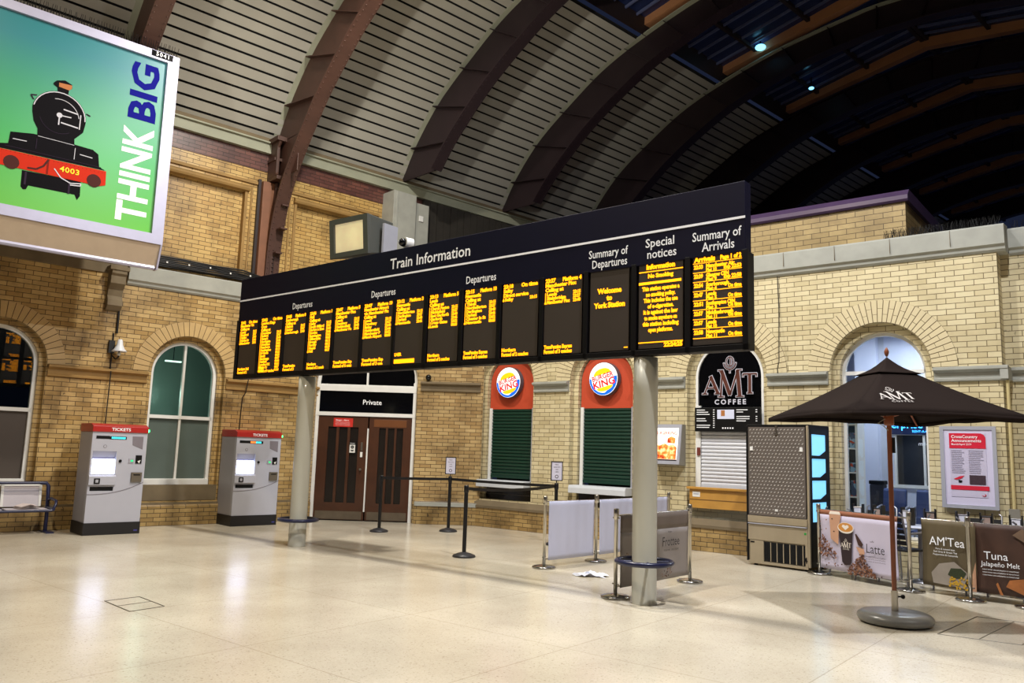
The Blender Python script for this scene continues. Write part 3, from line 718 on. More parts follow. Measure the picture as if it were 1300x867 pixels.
mb = MB(); mb.add([(-.33+.66*i/8, -.415-.02*sin(pi*i/8)*sin(pi*j/6), .1+.46*j/6) for j in range(7) for i in range(9)], [(j*9+i, j*9+i+1, j*9+i+10, j*9+i+9) for j in range(6) for i in range(8)], CRTS, True)
mb.build('picture_tube', t, M=Matrix.Rotation(radians(6), 4, 'X'))
mb = MB(); mb.box(.46, .5, -.2, .1, -.05, .5, SILVER); mb.box(-.3, .5, -.1, .05, -.06, .03, BLACK); mb.cyl((0, 0, -.1), (0, 0, .0), .04, .04, BLACK); mb.build('mount', t)
t = thing('dome_camera', 'small white dome camera with black eye on top of the board', 'camera', at(FB, 2.28, -.05, 4.502))
mb = MB(); mb.cyl((0, .08, -.01), (0, .08, .1), .015, .015, WHITE, 8); mb.cyl((-.02, .1, .1), (-.05, -.02, .1), .075, .08, WHITE, 20); mb.build('bracket', t)
mb = MB(); mb.ball((-.055, -.05, .095), .062, BLACKG, 16, 10); mb.ball((-.085, -.09, .1), .02, SILVER, 8, 6); mb.build('eye', t)
mb = MB(); mb.box(0, .12, -.03, 0, 0, .14, WHITE); tag(mb.build('alarm_box', M=at(FA, 5.42, -.3, 7.05), bevel=.006), 'small white box fixed to the stone pier above the board', 'box')

# ------------------------------------------------------------------ railway poster hoarding
def grad_poster():
    m = bpy.data.materials.new('poster_green'); m.use_nodes = True; nt = m.node_tree; N = nt.nodes; K = nt.links.new; b = N['Principled BSDF']
    tc = N.new('ShaderNodeTexCoord'); sp = N.new('ShaderNodeSeparateXYZ'); K(tc.outputs['Object'], sp.inputs[0])
    mp = N.new('ShaderNodeMapRange'); mp.inputs[1].default_value = .3; mp.inputs[2].default_value = 3.5; K(sp.outputs[2], mp.inputs[0])
    cr = N.new('ShaderNodeValToRGB'); e = cr.color_ramp.elements; e[0].color = L3((98, 178, 46)); e[1].color = L3((18, 116, 124)); q = e.new(.45); q.color = L3((40, 156, 68)); q = e.new(.75); q.color = L3((26, 136, 96))
    K(mp.outputs[0], cr.inputs[0]); K(cr.outputs[0], b.inputs['Base Color']); K(cr.outputs[0], b.inputs['Emission Color']); b.inputs['Emission Strength'].default_value = .06; b.inputs['Roughness'].default_value = .35
    return m
PW = lambda n, c, e=.25: mat(n, c, .65, vari=.05, emit=c, es=.06, spec=.08)
bb = thing('poster_hoarding', 'large silver-framed green railway poster with a steam locomotive, high on the left wall', 'billboard', at(FA, -1.051, -2.0, 4.47) @ Matrix.Scale(.932, 4))
# local x = al + .72 ; z = z - 4.68
bx = lambda a: a+.72
HSIL = mat('hoarding_silver', (172, 172, 196), .4, .2)
mb = MB(); wall(mb, rect(-6.7, 0, .42, 4.02), [rect(-6.5, -.2, .6, 3.86)], 0, .12, HSIL); mb.build('frame', bb, bevel=.012)
mb = MB(); mb.box(-6.5, -.2, .06, .1, .58, 3.88, grad_poster()); mb.build('poster_sheet', bb)
mb = MB(); mb.prism_x([(.02, .42), (.16, .02), (.2, .02), (.2, .06), (.95, .3), (.95, .42)], -6.7, -.02, mat('tray_beige', (168, 150, 128), .5, vari=.1)); mb.prism_x([(.12, .0), (.14, -.03), (.2, -.03), (.2, .04), (.14, .04)], -6.7, -.06, HSIL)
mb.prism_x([(.0, .42), (.13, -.02), (.3, -.02), (.3, .42)], -.03, 0, HSIL)
mb.build('underside_tray', bb)
mb = MB(); mb.box(-6.6, -.01, .12, .5, .42, 3.95, mat('hoarding_side', (120, 66, 44), .6)); mb.box(-6.0, -5.8, .5, 2.1, .6, .8, BLACK); mb.box(-3, -2.8, .5, 2.1, .6, .8, BLACK); mb.build('backing_box', bb)
mb = MB()
for k in range(150):
    x = -6.6+k*.044
    for dy in (-.04, .06): mb.cyl((x, .06, 4.02), (x+random.uniform(-.02, .02), .06+dy*1.6, 4.2), .007, .004, BLACK, 4, False)
tag(mb.build('bird_spikes', bb), None, None, kind='stuff')
mb = MB(); mb.box(bx(-1.22), bx(-.84), -.008, 0, 3.9, 4.01, BLACKG); pl = mb.build('number_plate', bb)
mb = MB(); mb.text('5041', bx(-1.03), 3.92, -.012, .11, TXTW, 'c', .01, 1.0, space=1.2); mb.build('plate_digits', pl)
PWH = PW('poster_white', (240, 244, 244)); PBL = PW('poster_blue', (8, 10, 120), .4)
def rtxt(mb, t, xa, xb, za, zb, m):
    _, _, g0, g1 = glyphs(t, .03, 0, 0, 1)
    size = (xb-xa)/.70; sx = (zb-za)/((g1-g0)*size)
    mb.text(t, xb, za, .056, size, m, 'l', .03, sx, 0, pi/2)
mb = MB(); rtxt(mb, 'THINK', bx(-1.54), bx(-1.05), 5.42-4.68, 7.2-4.68, PWH); mb.build('think_lettering', bb)
mb = MB(); rtxt(mb, 'BIG', bx(-1.5), bx(-1.05), 7.32-4.68, 8.4-4.68, PBL); mb.build('big_lettering', bb)
# printed locomotive front
LK = PW('print_black', (8, 6, 12), .1); LR = PW('print_red', (186, 44, 24), .2); LC_ = PW('print_copper', (170, 110, 70), .2); LG = PW('print_grey', (190, 190, 200), .2); LY = PW('print_yellow', (240, 215, 60), .3); LB = PW('print_brown', (70, 36, 34), .1); LD = PW('print_dark', (44, 34, 50), .1)
P_ = lambda pts: [(bx(a), z-4.68) for a, z in pts]
mb = MB()
mb.poly(P_([(-3.018, 5.912), (-2.142, 5.942), (-2.129, 5.685), (-2.17, 5.607), (-2.214, 5.691), (-2.905, 5.678), (-2.932, 5.606), (-2.975, 5.595), (-3.012, 5.638)]), .056, LK)
mb.poly(P_([(-3.242, 6.507), (-2.915, 6.567), (-2.298, 6.561), (-2.004, 6.549), (-1.912, 6.492), (-1.879, 6.276), (-1.775, 6.234), (-3.52, 6.199), (-3.48, 6.25), (-3.255, 6.306)]), .055, LK)
mb.poly(P_([(-2.97, 6.94)]+[(-2.571+.41*cos(a), 7.001+.41*sin(a)) for a in [pi-.1-(pi-.0)*k/18 for k in range(19)]]+[(-2.188, 6.802), (-2.307, 6.655), (-2.298, 6.55), (-2.859, 6.55), (-2.869, 6.675), (-2.937, 6.789)]), .054, LK)
mb.poly(P_([(-2.712, 7.533), (-2.67, 7.589), (-2.545, 7.634), (-2.432, 7.589), (-2.426, 7.522), (-2.47, 7.478), (-2.475, 7.4), (-2.635, 7.38), (-2.647, 7.473), (-2.709, 7.506)]), .053, LK)
mb.poly(P_([(-2.63, 7.565), (-2.431, 7.58), (-2.43, 7.52), (-2.47, 7.478), (-2.626, 7.494)]), .052, LC_)
mb.poly(P_([(-3.52, 6.19), (-1.761, 6.224), (-1.751, 5.974), (-1.847, 5.935), (-3.52, 5.925)]), .051, LR)
for cx, cz in ((-3.181, 6.004), (-1.941, 6.009)): mb.poly([(bx(cx)+.115*cos(k*pi/8), cz-4.68+.115*sin(k*pi/8)) for k in range(16)], .049, LB)
# smokebox details, handrails, couplings
def strk(pts, w, m, y=.05):
    for (a, b), (c, d) in zip(pts, pts[1:]):
        l = sqrt((c-a)**2+(d-b)**2); nx, nz = -(d-b)/l*w/2, (c-a)/l*w/2
        mb.poly(P_([(a+nx, b+nz), (c+nx, d+nz), (c-nx, d-nz), (a-nx, b-nz)]), y, m)
strk([(-2.571+.395*cos(a), 7.001+.395*sin(a)) for a in [pi*.95-pi*.95*k/16 for k in range(17)]], .016, LG)
strk([(-2.571+.3*cos(a), 6.98+.3*sin(a)) for a in [pi*.6-pi*.55*k/10 for k in range(11)]], .01, LG)
strk([(-2.571+.3*cos(a), 6.98+.3*sin(a)) for a in [-pi*.9+pi*.6*k/10 for k in range(11)]], .008, LD)
strk([(-2.52, 7.12), (-2.29, 7.1)], .022, LG); strk([(-2.54, 6.88), (-2.27, 6.86)], .022, LG); strk([(-2.25, 7.1), (-2.25, 6.84)], .016, LG)
strk([(-2.57, 7.0), (-2.39, 7.01)], .018, LG); strk([(-2.57, 7.0), (-2.57, 6.83)], .02, LG); mb.poly([(bx(-2.571)+.045*cos(k*pi/6), 7.0-4.68+.045*sin(k*pi/6)) for k in range(12)], .048, LG)
strk([(-2.97, 7.15), (-3.02, 7.22), (-2.93, 7.24)], .02, LD); strk([(-2.17, 7.15), (-2.1, 7.13)], .02, LD)
strk([(-3.2, 6.4), (-3.0, 6.41)], .014, LG); strk([(-2.2, 6.41), (-2.0, 6.4)], .014, LG); strk([(-3.3, 6.26), (-1.85, 6.27)], .008, LD); strk([(-2.85, 6.55), (-2.3, 6.545)], .008, LG)
strk([(-2.86, 6.32), (-2.86, 6.5)], .01, LD); strk([(-2.28, 6.3), (-2.28, 6.5)], .01, LG)
strk([(-2.95, 5.97), (-2.82, 5.98), (-2.72, 6.06), (-2.66, 6.18)], .03, LB, .048); strk([(-2.56, 6.06), (-2.45, 5.93), (-2.3, 5.87), (-2.14, 5.9), (-2.14, 5.86), (-2.3, 5.84)], .018, LG, .047)
strk([(-2.66, 5.94), (-2.66, 6.2)], .03, PW('print_red_dark', (120, 30, 20), .1), .0495)
for x in (-2.9, -2.25): strk([(x-.06, 5.9), (x-.06, 5.68)], .03, LD)
mb.text('4003', bx(-2.33), 6.04-4.68, .046, .13, LY, 'c', .02, 1.1, space=1.1)
for k in range(26): strk([(-3.4+k*.063, 6.18), (-3.4+k*.063+.008, 6.18)], .01, LB, .0485)
mb.build('locomotive_print', bb)

# ------------------------------------------------------------------ cables and wall lamp
CAB = mat('cable_black', (18, 17, 18), .5)
mb = MB()
for k in range(6):
    z = 4.93+.032*k; mb.tube([(-9+.6*j, -.13-.02*sin(j*1.7+k), z+.012*sin(j*2.3+k*1.1)) for j in range(18)]+[(1.5, -.12, z-.04), (2.3, -.1, z-.16)], .017, CAB, 6)
mb.box(-9, 1.5, -.12, -.02, 4.9, 4.93, CAB)
cb = mb.build('cable_bundle', M=FA); tag(cb, 'bundle of black cables lying along the stone cornice of the left wall', 'cables')
mb = MB()
for k in range(8): mb.box(-1.6+.42*k, -1.57+.42*k, -.165, -.16, 4.97+.02*(k % 3), 5.0+.02*(k % 3), WHITE)
mb.build('cable_clips', cb, M=Matrix.Identity(4))
t = thing('wall_lamp', 'small white bell-shaped wall lamp hanging on a black conduit', 'lamp', at(FA, -1.06, 0, 3.1))
mb = MB(); mb.tube([(.0, -.03, 1.35), (0, -.03, .42)], .02, CAB, 8); mb.tube([(-.05, -.02, .42), (-.05, -.02, -.3)], .012, CAB, 6); mb.tube([(-.06, -.11, -.29), (-.07, -.11, -1.35)], .01, CAB, 6); mb.box(-.12, -.02, -.06, 0, .05, .28, CAB); mb.build('conduit', t)
mb = MB(); mb.lathe([(.03, .3), (.045, .27), (.055, .2), (.085, .13), (.13, .08), (.125, .07), (.05, .15)], mat('enamel_white', (225, 228, 232), .3), 20, (.03, -.17, 0)); mb.build('shade', t)
mb = MB(); mb.tube([(-.05, -.04, 0), (0, -.1, -.06), (.03, -.17, -.02), (.03, -.17, .1)], .014, CAB, 6); mb.ball((.03, -.17, .03), .035, mat('lamp_glass', (200, 205, 200), .2), 10, 8); mb.build('bulb', t)
mb = MB(); mb.tube([(0, -.02, 1.62), (.02, -.02, 1.0), (.05, -.13, .1), (.02, -.13, -.02), (-.01, -.02, -.12)], .008, CAB, 6); tag(mb.build('wall_cable', M=at(FC, 1.6, 0, 3.1)), 'thin black cable running down the cream brick between two arches', 'cable')
mb = MB(); mb.tube([(1.5, -.13, 2.9), (1.46, -.13, 2.6), (1.45, -.01, 2.5), (1.43, -.01, 1.7)], .01, CAB, 6); tag(mb.build('wall_cable', M=FA), 'thin cable dropping down the wall behind the second ticket machine', 'cable')

# ------------------------------------------------------------------ ticket machines
TM = mat('machine_grey', (176, 178, 190), .35, vari=.04); TMS = mat('machine_side', (160, 160, 170), .4, vari=.04); TMR = mat('machine_red', (168, 36, 32), .35); TMK = mat('machine_plinth', (20, 19, 22), .5)
TMD = mat('machine_recess', (120, 114, 122), .5); SCRW = mat('machine_screen', (235, 240, 255), .3, vari=.02, emit=(196, 210, 255), es=6.5)
def machine(M, w, label, orange):
    t = thing('ticket_machine', label, 'ticket machine', M, 'ticket machines')
    mb = MB(); wall(mb, rect(0, w, .2, 1.7), [rect(.03, .40, 1.0, 1.38), rect(.035, .4, .72, .79)], 0, .08, TM); mb.box(0, w, .08, .7, .2, 1.7, TMS); mb.build('cabinet', t, bevel=.006)
    mb = MB(); mb.box(-.01, w+.01, -.01, .71, 0, .2, TMK); mb.box(w-.09, w-.03, -.013, -.009, .045, .07, mat('plinth_badge', (60, 60, 130), .4)); mb.build('plinth', t)
    mb = MB(); mb.prism_x([(-.02, 1.7), (-.02, 1.8), (.1, 1.84), (.7, 1.84), (.7, 1.7)], -.01, w+.01, TMR); tp = mb.build('red_top', t, bevel=.008)
    mb = MB(); mb.text('TICKETS', w*.5, 1.725, -.022, .07, TXTW, 'c', .02, 1.15); mb.build('tickets_lettering', tp)
    mb = MB(); mb.box(.02, .42, .075, .078, .99, 1.39, TMD); mb.prism_x([(.06, 1.28), (.06, 1.39), (.0, 1.39)], .02, .42, TMS); mb.build('screen_recess', t)
    mb = MB(); mb.prism_x([(-.0, .98), (.045, 1.25), (.06, 1.25), (.06, .98)], .035, .39, SCRW); mb.build('screen', t)
    mb = MB(); mb.prism_x([(-.035, .82), (-.035, .96), (-.005, .985), (.0, .985), (0, .82)], .0, .42, TM); kp = mb.build('console', t, bevel=.005)
    mb = MB(); mb.box(.08, .17, -.045, -.035, .84, .93, BLACK); mb.box(.1, .145, -.05, -.044, .86, .91, SILVER); mb.build('card_slot', kp)
    mb = MB(); mb.box(.035, .4, .03, .07, .715, .795, DARKP); mb.box(.05, .39, -.004, .03, .79, .8, TMS); mb.build('ticket_tray', t)
    mb = MB(); mb.box(.06, .27, -.004, 0, 1.585, 1.635, BLACK); mb.box(.27, .54, -.004, 0, 1.58, 1.63, BLACK); dp = mb.build('status_display', t)
    cy = mat('display_cyan', (60, 220, 230), .4, emit=(60, 220, 230), es=2.0); og = mat('display_orange', (255, 130, 60), .4, emit=(255, 120, 50), es=2.0)
    mb = MB(); xs = .3 if not orange else .28
    for k in range(8):
        mb.box(xs+.028*k, xs+.028*k+.022, -.007, -.004, 1.59, 1.62, (og if orange and k < 4 else cy))
    mb.build('status_letters', dp)
    mb = MB(); mb.poly([(w-.24, 1.64), (w-.06, 1.64), (w-.06, 1.42), (w-.23, 1.49)], -.003, TMD, .003); mb.build('speaker_grille', t)
    mb = MB(); mb.cyl((.47, 0, 1.22), (.47, -.02, 1.22), .026, .022, BLACK, 14); mb.build('button', t)
    mb = MB(); mb.box(w-.27, w-.19, -.012, 0, 1.19, 1.26, TMS); mb.box(w-.24, w-.2, -.016, -.012, 1.21, 1.24, mat('green_led', (40, 200, 120), .4, emit=(40, 220, 130), es=1.0)); mb.build('coin_slot', t)
    mb = MB(); mb.box(w-.16, w-.06, -.01, 0, 1.18, 1.32, BLACK); mb.poly([(w-.13, 1.22), (w-.08, 1.24), (w-.1, 1.18)], -.013, WHITE); mb.build('card_reader', t)
    mb = MB(); mb.box(w-.21, w-.04, -.03, 0, .87, 1.03, mat('note_slot_bronze', (112, 104, 92), .4, .4)); mb.box(w-.18, w-.07, -.033, -.03, .98, 1.0, BLACK); mb.build('note_slot', t)
    mb = MB(); mb.cyl((.21, 0, 1.46), (.21, -.003, 1.46), .028, .028, TMD, 16); mb.cyl((.21, 0, 1.46), (.21, -.005, 1.46), .02, .02, TM, 16); mb.build('round_sticker', t)
    mb = MB(); pts = [(0+w*k/12, -.003, .665+.2*(k/12)**2.4) for k in range(13)]; mb.tube(pts, .005, TMD, 5); mb.build('front_seam', t)
    mb = MB(); mb.ball((w+.015, .02, 1.74), .026, mat('green_lamp', (30, 255, 100), .4, emit=(40, 255, 110), es=14), 12, 8); mb.build('green_lamp', t)
    return t
machine(frame((-6.931, 13.388), dA), .875, 'ticket machine between the bench and the tall window, cyan-only display', False)
machine(frame((-5.255, 15.543), dA), .92, 'ticket machine right of the tall window, with orange and cyan display', True)

# ------------------------------------------------------------------ bench with newspaper
NAVY = mat('bench_navy', (30, 34, 66), .35); PERF = mat('perforated_panel', (196, 190, 196), .45, vari=.06, scale=40)
t = thing('waiting_bench', 'navy tubular bench with pale perforated back panels below the left window', 'bench', at(FA, -1.93, -.32, 0))
for k, x in enumerate((-.03, -2.0)):
    mb = MB(); mb.tube([(x, .02, .0), (x, .02, .3), (x, .06, .6), (x, .1, .76), (x-.03, .1, .8), (x-.12, .1, .81)], .03, NAVY, 10); mb.box(x-.06, x+.06, -.32, .14, 0, .02, NAVY); mb.tube([(x, .04, .4), (x, -.38, .4)], .028, NAVY, 10)
    mb.tube([(x, .05, .52), (x+.03, -.05, .56), (x+.05, -.3, .53), (x+.03, -.36, .47), (x, -.36, .4)], .022, NAVY, 8); mb.build('leg_frame', t)
mb = MB()
for y, z in ((.1, .81), (-.02, .38), (-.38, .38)): mb.tube([(-.05, y, z), (-3.6, y, z)], .024, NAVY, 8)
mb.build('rails', t)
for k in range(5):
    x1 = -.1-.66*k
    mb = MB(); mb.box(x1-.6, x1, .035, .05, .42, .79, PERF); mb.box(x1-.6, x1-.56, .025, .055, .42, .79, WHITE); mb.box(x1-.04, x1, .025, .055, .42, .79, WHITE); mb.box(x1-.6, x1, .025, .055, .76, .79, WHITE); mb.build('back_panel', t, M=Matrix.Translation((0, .1, 0)) @ Matrix.Rotation(radians(-8), 4, 'X') @ Matrix.Translation((0, -.03, 0)))
    mb = MB(); mb.box(x1-.6, x1, -.38, .0, .39, .405, PERF); mb.build('seat_panel', t, bevel=.004)
mb = MB(); PAP = mat('newsprint', (214, 200, 196), .7, vari=.1, scale=30)
for k in range(4): mb.add([(-.16+.01*k, -.14, .0+.012*k), (.17-.02*k, -.15+.01*k, .01+.014*k), (.18-.01*k, .12, .012+.016*k), (-.15, .13-.01*k, .004+.012*k), (0, -.15, .03+.014*k), (.0, .13, .035+.014*k)], [(0, 4, 5, 3), (4, 1, 2, 5)], PAP)
tag(mb.build('newspaper', M=at(FA, -2.32, -.5, .408, .2)), 'crumpled newspaper lying on the bench seat by the wall', 'newspaper')

# ------------------------------------------------------------------ burger counter windows
BKR = mat('panel_red_brown', (190, 74, 46), .5, vari=.06, scale=2)
BWH = mat('disc_white', (250, 248, 244), .4, vari=.02, emit=(255, 252, 246), es=.9)
BRD = mat('disc_red', (226, 30, 30), .4, vari=.02, emit=(226, 30, 30), es=.7); BYE = mat('disc_yellow', (250, 186, 20), .4, vari=.02, emit=(250, 186, 20), es=.8); BBL = mat('disc_blue', (10, 96, 220), .4, vari=.02, emit=(10, 96, 220), es=.8)
DGREY = mat('disc_rim', (92, 92, 100), .4, .3)
SHUT = mat('green_shutter', (10, 50, 37), .4, vari=.15, scale=8)
SHW = mat('white_shutter', (206, 208, 214), .35, vari=.08, scale=8)
def shutter(name, M, x0, x1, z0, z1, m, label, cat_, step=.062, group=None):
    t = thing(name, label, cat_, M, group)
    prof = []; z = z0; n = int((z1-z0)/step)
    for k in range(n):
        z = z0+(z1-z0)*k/n; h = (z1-z0)/n
        prof += [(.0, z+.003), (-.016, z+h*.25), (-.02, z+h*.55), (-.012, z+h*.85), (.004, z+h*.97)]
    mb = MB(); k = len(prof); mb.add([(x, y, z) for x in (x0, x1) for y, z in prof], [(i, i+1, k+i+1, k+i) for i in range(k-1)], m); mb.box(x0, x1, .01, .02, z0, z1, m); mb.build('slat_curtain', t)
    mb = MB(); mb.box(x0, x1, -.025, .02, z0-.04, z0+.02, m); mb.build('bottom_rail', t)
    return t
def burger_window(ci, lab_panel, lab_shut, lab_ctr):
    c = C_AR[ci][0]
    mb = MB(); mb.poly(arch_pts(0, .6, 2.48, CZS), 0, BKR, .05); pn = mb.build('sign_panel', M=at(FC, c, .2)); tag(pn, lab_panel, 'sign panel', 'red arched panels above the green shutters')
    t = thing('disc_sign', lab_panel.replace('red-brown arched panel', 'round lit burger restaurant sign on the red-brown arched panel'), 'sign', at(FC, c, .17, 3.04), 'round lit signs')
    mb = MB(); mb.cyl((0, .0, 0), (0, -.11, 0), .33, .33, DGREY, 48); mb.build('disc_case', t)
    mb = MB(); mb.cyl((0, -.11, 0), (0, -.118, 0), .32, .32, BWH, 48); fc = mb.build('disc_face', t)
    def arc(r, a0, a1, n=20): return [(r*cos(radians(a0+(a1-a0)*k/n)), r*sin(radians(a0+(a1-a0)*k/n))) for k in range(n+1)]
    mb = MB(); mb.poly(arc(.315, 178, 372)+arc(.235, 12, -60, 8)+[(-.0, -.3)]+[(-.285, -.1)][:0]+arc(.27, 285, 182, 12), -.12, BBL); 
    mb.build('blue_crescent', fc)
    rt = Matrix.Rotation(radians(-14), 4, 'Y')
    for nm, pts in (('top_bun', [(.2*cos(a), .095+.115*sin(a)) for a in [pi*k/16 for k in range(17)]]), ('bottom_bun', [(.19*cos(a), -.155+.085*sin(a)) for a in [-pi*k/16 for k in range(17)]])):
        mb = MB(); mb.poly(pts, -.121, BYE); mb.build(nm, fc, M=rt)
    mb = MB(); mb.text('BURGER', 0, .005, -.123, .135, BRD, 'c', .03, .98); mb.text('KING', 0, -.145, -.123, .19, BRD, 'c', .03, 1.12); mb.build('sign_lettering', fc, M=rt)
    # frame jamb, shutter, counter shelf, dark opening below
    mb = MB(); mb.box(-.6, -.53, -.02, .06, .98, 2.5, WHITE); mb.box(.56, .6, -.02, .06, .98, 2.5, SILVER); mb.box(-.6, .6, .3, .33, .5, 3.6, DARKP); struct(mb.build('window_%d' % (ci+3), M=at(FC, c, .2)))
    shutter('roller_shutter', at(FC, c, .22), -.53, .56, 1.06, 2.49, SHUT, lab_shut, 'shutter', .066, 'green roller shutters')
    mb = MB(); mb.prism_x([(-.18, .98), (-.2, .93), (-.2, .83), (.14, .83), (.14, .98)], -.64, .64, mat('shelf_white', (205, 210, 216), .35)); sh = mb.build('serving_shelf', M=at(FC, c, .05), bevel=.006)
    tag(sh, lab_ctr, 'shelf', 'pale serving shelves')
    mb = MB(); mb.box(-.59, .59, .1, .12, .56, .83, BLACKG); mb.box(-.59, .59, .09, .1, .68, .69, mat('dark_trim', (60, 56, 52), .5)); struct(mb.build('window_%d' % (ci+7), M=at(FC, c, .05)))
burger_window(0, 'red-brown arched panel in the left burger counter arch', 'closed green roller shutter in the left burger counter arch, nearer the wooden doors', 'pale serving shelf under the left green shutter')
burger_window(1, 'red-brown arched panel in the right burger counter arch', 'closed green roller shutter in the right burger counter arch, beside the near column', 'pale serving shelf under the right green shutter')
# lit menu poster by the near column
t = thing('lit_poster_box', 'lit burger menu poster in a grey wedge-shaped case on the cream brick', 'poster', at(FC, -.66, 0, 1.42))
CASE = mat('poster_case', (140, 136, 126), .45, .2)
mb = MB(); mb.prism_x([(0, 0), (-.26, .02), (-.14, .74), (0, .74)], 0, .56, CASE); mb.build('case', t, bevel=.01)
Mt = Matrix.Translation((0, -.262, .03)) @ Matrix.Rotation(-math.atan2(.12, .72), 4, 'X')
mb = MB(); wall(mb, rect(.0, .56, 0, .71), [rect(.05, .51, .06, .65)], -.012, .01, SILVER); mb.build('front_frame', t, M=Mt)
def food_mat():
    m = bpy.data.materials.new('menu_picture'); m.use_nodes = True; nt = m.node_tree; N = nt.nodes; K = nt.links.new; b = N['Principled BSDF']
    tc = N.new('ShaderNodeTexCoord'); no = N.new('ShaderNodeTexNoise'); no.inputs['Scale'].default_value = 11; no.inputs['Detail'].default_value = 4; K(tc.outputs['Object'], no.inputs['Vector'])
    cr = N.new('ShaderNodeValToRGB'); e = cr.color_ramp.elements; e[0].position = .35; e[0].color = L3((150, 30, 10)); e[1].position = .65; e[1].color = L3((255, 214, 150)); q = e.new(.5); q.color = L3((250, 130, 50))
    K(no.outputs['Fac'], cr.inputs[0]); K(cr.outputs[0], b.inputs['Base Color']); K(cr.outputs[0], b.inputs['Emission Color']); b.inputs['Emission Strength'].default_value = .9
    return m
FOOD = food_mat()
mb = MB(); mb.box(.05, .51, -.002, .002, .06, .65, mat('lit_paper', (255, 246, 232), .4, vari=.02, emit=(255, 244, 228), es=1.1)); ps = mb.build('poster_sheet', t, M=Mt)
mb = MB(); mb.poly([(.07, .09), (.49, .09), (.49, .3), (.42, .36), (.34, .33), (.25, .37), (.15, .33), (.07, .36)], -.006, FOOD); mb.poly([(.3, .38), (.45, .37), (.46, .46), (.38, .5), (.3, .46)], -.006, FOOD); mb.build('food_picture', ps)
mb = MB(); mb.text('BURGER', .07, .53, -.006, .085, BRD, 'l', .02, .7); mb.text('KING', .3, .53, -.006, .085, BRD, 'l', .02, .9); mb.box(.05, .51, -.006, -.004, .06, .085, BLACK); mb.build('poster_lettering', ps)

# ------------------------------------------------------------------ coffee brand emblem, drawn from strokes
def seg(mb, a, b, w, y, m, M=None):
    l = sqrt((b[0]-a[0])**2+(b[1]-a[1])**2) or 1; nx, nz = -(b[1]-a[1])/l*w/2, (b[0]-a[0])/l*w/2
    P = [(a[0]+nx, a[1]+nz), (b[0]+nx, b[1]+nz), (b[0]-nx, b[1]-nz), (a[0]-nx, a[1]-nz)]
    vs = [(p[0], y, p[1]) for p in P]
    if M: vs = [M @ Vector(v) for v in vs]
    mb.add(vs, [(3, 2, 1, 0)], m)
def amt(mb, cx, cz, s, y, m, M=None, grow=0., sub=True):
    """letters about 2 wide at s = 1"""
    g = grow
    def S_(a, b, w): 
        dx, dz = b[0]-a[0], b[1]-a[1]; l = sqrt(dx*dx+dz*dz); ux, uz = dx/l*g, dz/l*g
        seg(mb, (cx+s*(a[0]-ux), cz+s*(a[1]-uz)), (cx+s*(b[0]+ux), cz+s*(b[1]+uz)), s*(w+2*g), y, m, M)
    # A
    S_((-.93, .02), (-.68, .62), .045); S_((-.70, .64), (-.42, .02), .11); S_((-.84, .22), (-.54, .22), .04); S_((-1.02, .015), (-.82, .015), .035); S_((-.55, .015), (-.3, .015), .035)
    # M
    S_((-.32, -.08), (-.26, .8), .06); S_((-.29, .82), (.02, -.03), .13); S_((.02, -.05), (.31, .82), .055); S_((.30, .82), (.38, -.08), .13); S_((-.42, -.095), (-.2, -.095), .035); S_((.24, -.095), (.52, -.095), .035); S_((-.42, .83), (-.22, .83), .035); S_((.26, .83), (.46, .83), .035)
    # T
    S_((.74, .03), (.74, .68), .11); S_((.5, .68), (.98, .68), .045); S_((.5, .68), (.5, .58), .035); S_((.98, .68), (.98, .58), .035); S_((.64, .015), (.84, .015), .035)
    # bean cradled by two leaves
    def E_(rx, rz, x0, z0, a0, a1, w, n=14):
        pts = [(x0+rx*cos(a0+(a1-a0)*k/n), z0+rz*sin(a0+(a1-a0)*k/n)) for k in range(n+1)]
        for a, b in zip(pts, pts[1:]): S_(a, b, w)
    E_(.13, .17, .02, 1.13, 0, 2*pi, .03); E_(.05, .15, .0, 1.13, pi*.5, -pi*.5, .025, 6); E_(.22, .24, .02, 1.1, pi*1.02, pi*1.98, .035)
    S_((.02, .86), (.02, .74), .03)
    if sub: mb.text('COFFEE', cx+s*.02, cz-s*.36, y, .24*s, m, 'c', .01+g*1.2, 1.05, space=1.45, M=M)
    return mb

# ------------------------------------------------------------------ coffee kiosk window
AMB = mat('amt_brown', (84, 38, 24), .5); AMW = mat('amt_outline', (196, 196, 208), .5)
cA = .66
wn = bpy.data.objects.new('window_5', None); COL.objects.link(wn); wn.matrix_world = at(FC, cA, .12); struct(wn)
mb = MB(); wall(mb, arch_pts(0, .625, .9, CZS), [arch_pts(0, .585, .93, CZS)], 0, .08, WHITE); mb.box(-.625, -.53, -.01, .09, .9, 2.5, WHITE); mb.box(-.62, .62, .3, .34, .6, 3.7, DARKP); mb.build('window_frame', wn)
mb = MB(); mb.poly(arch_pts(0, .6, 2.44, CZS), .03, BLACKG, .03); mb.build('dark_pane', wn)
t = thing('kiosk_sign', 'coffee brand lettering with bean emblem on the dark arched window above the menu board', 'sign', at(FC, cA, .10, 2.66))
mb = MB(); amt(mb, .02, .04, .5, .0, AMW, grow=.022); mb.build('pale_outline', t)
mb = MB(); amt(mb, .02, .04, .5, -.006, AMB, sub=False); mb.build('brown_lettering', t)
t = thing('menu_board', 'black coffee price board across the top of the white shutter', 'menu', at(FC, cA, .03, 2.04))
mb = MB(); mb.box(-.6, .6, -.01, .02, 0, .42, BLACK); mb.build('board_panel', t, bevel=.004)
mb = MB(); mb.box(-.17, .14, -.016, -.012, .22, .38, mat('menu_photo', (198, 202, 222), .4, vari=.1, emit=(200, 204, 224), es=.2)); mb.box(-.1, -.03, -.018, -.016, .27, .37, mat('menu_drink', (170, 110, 60), .5)); mb.build('menu_picture', t)
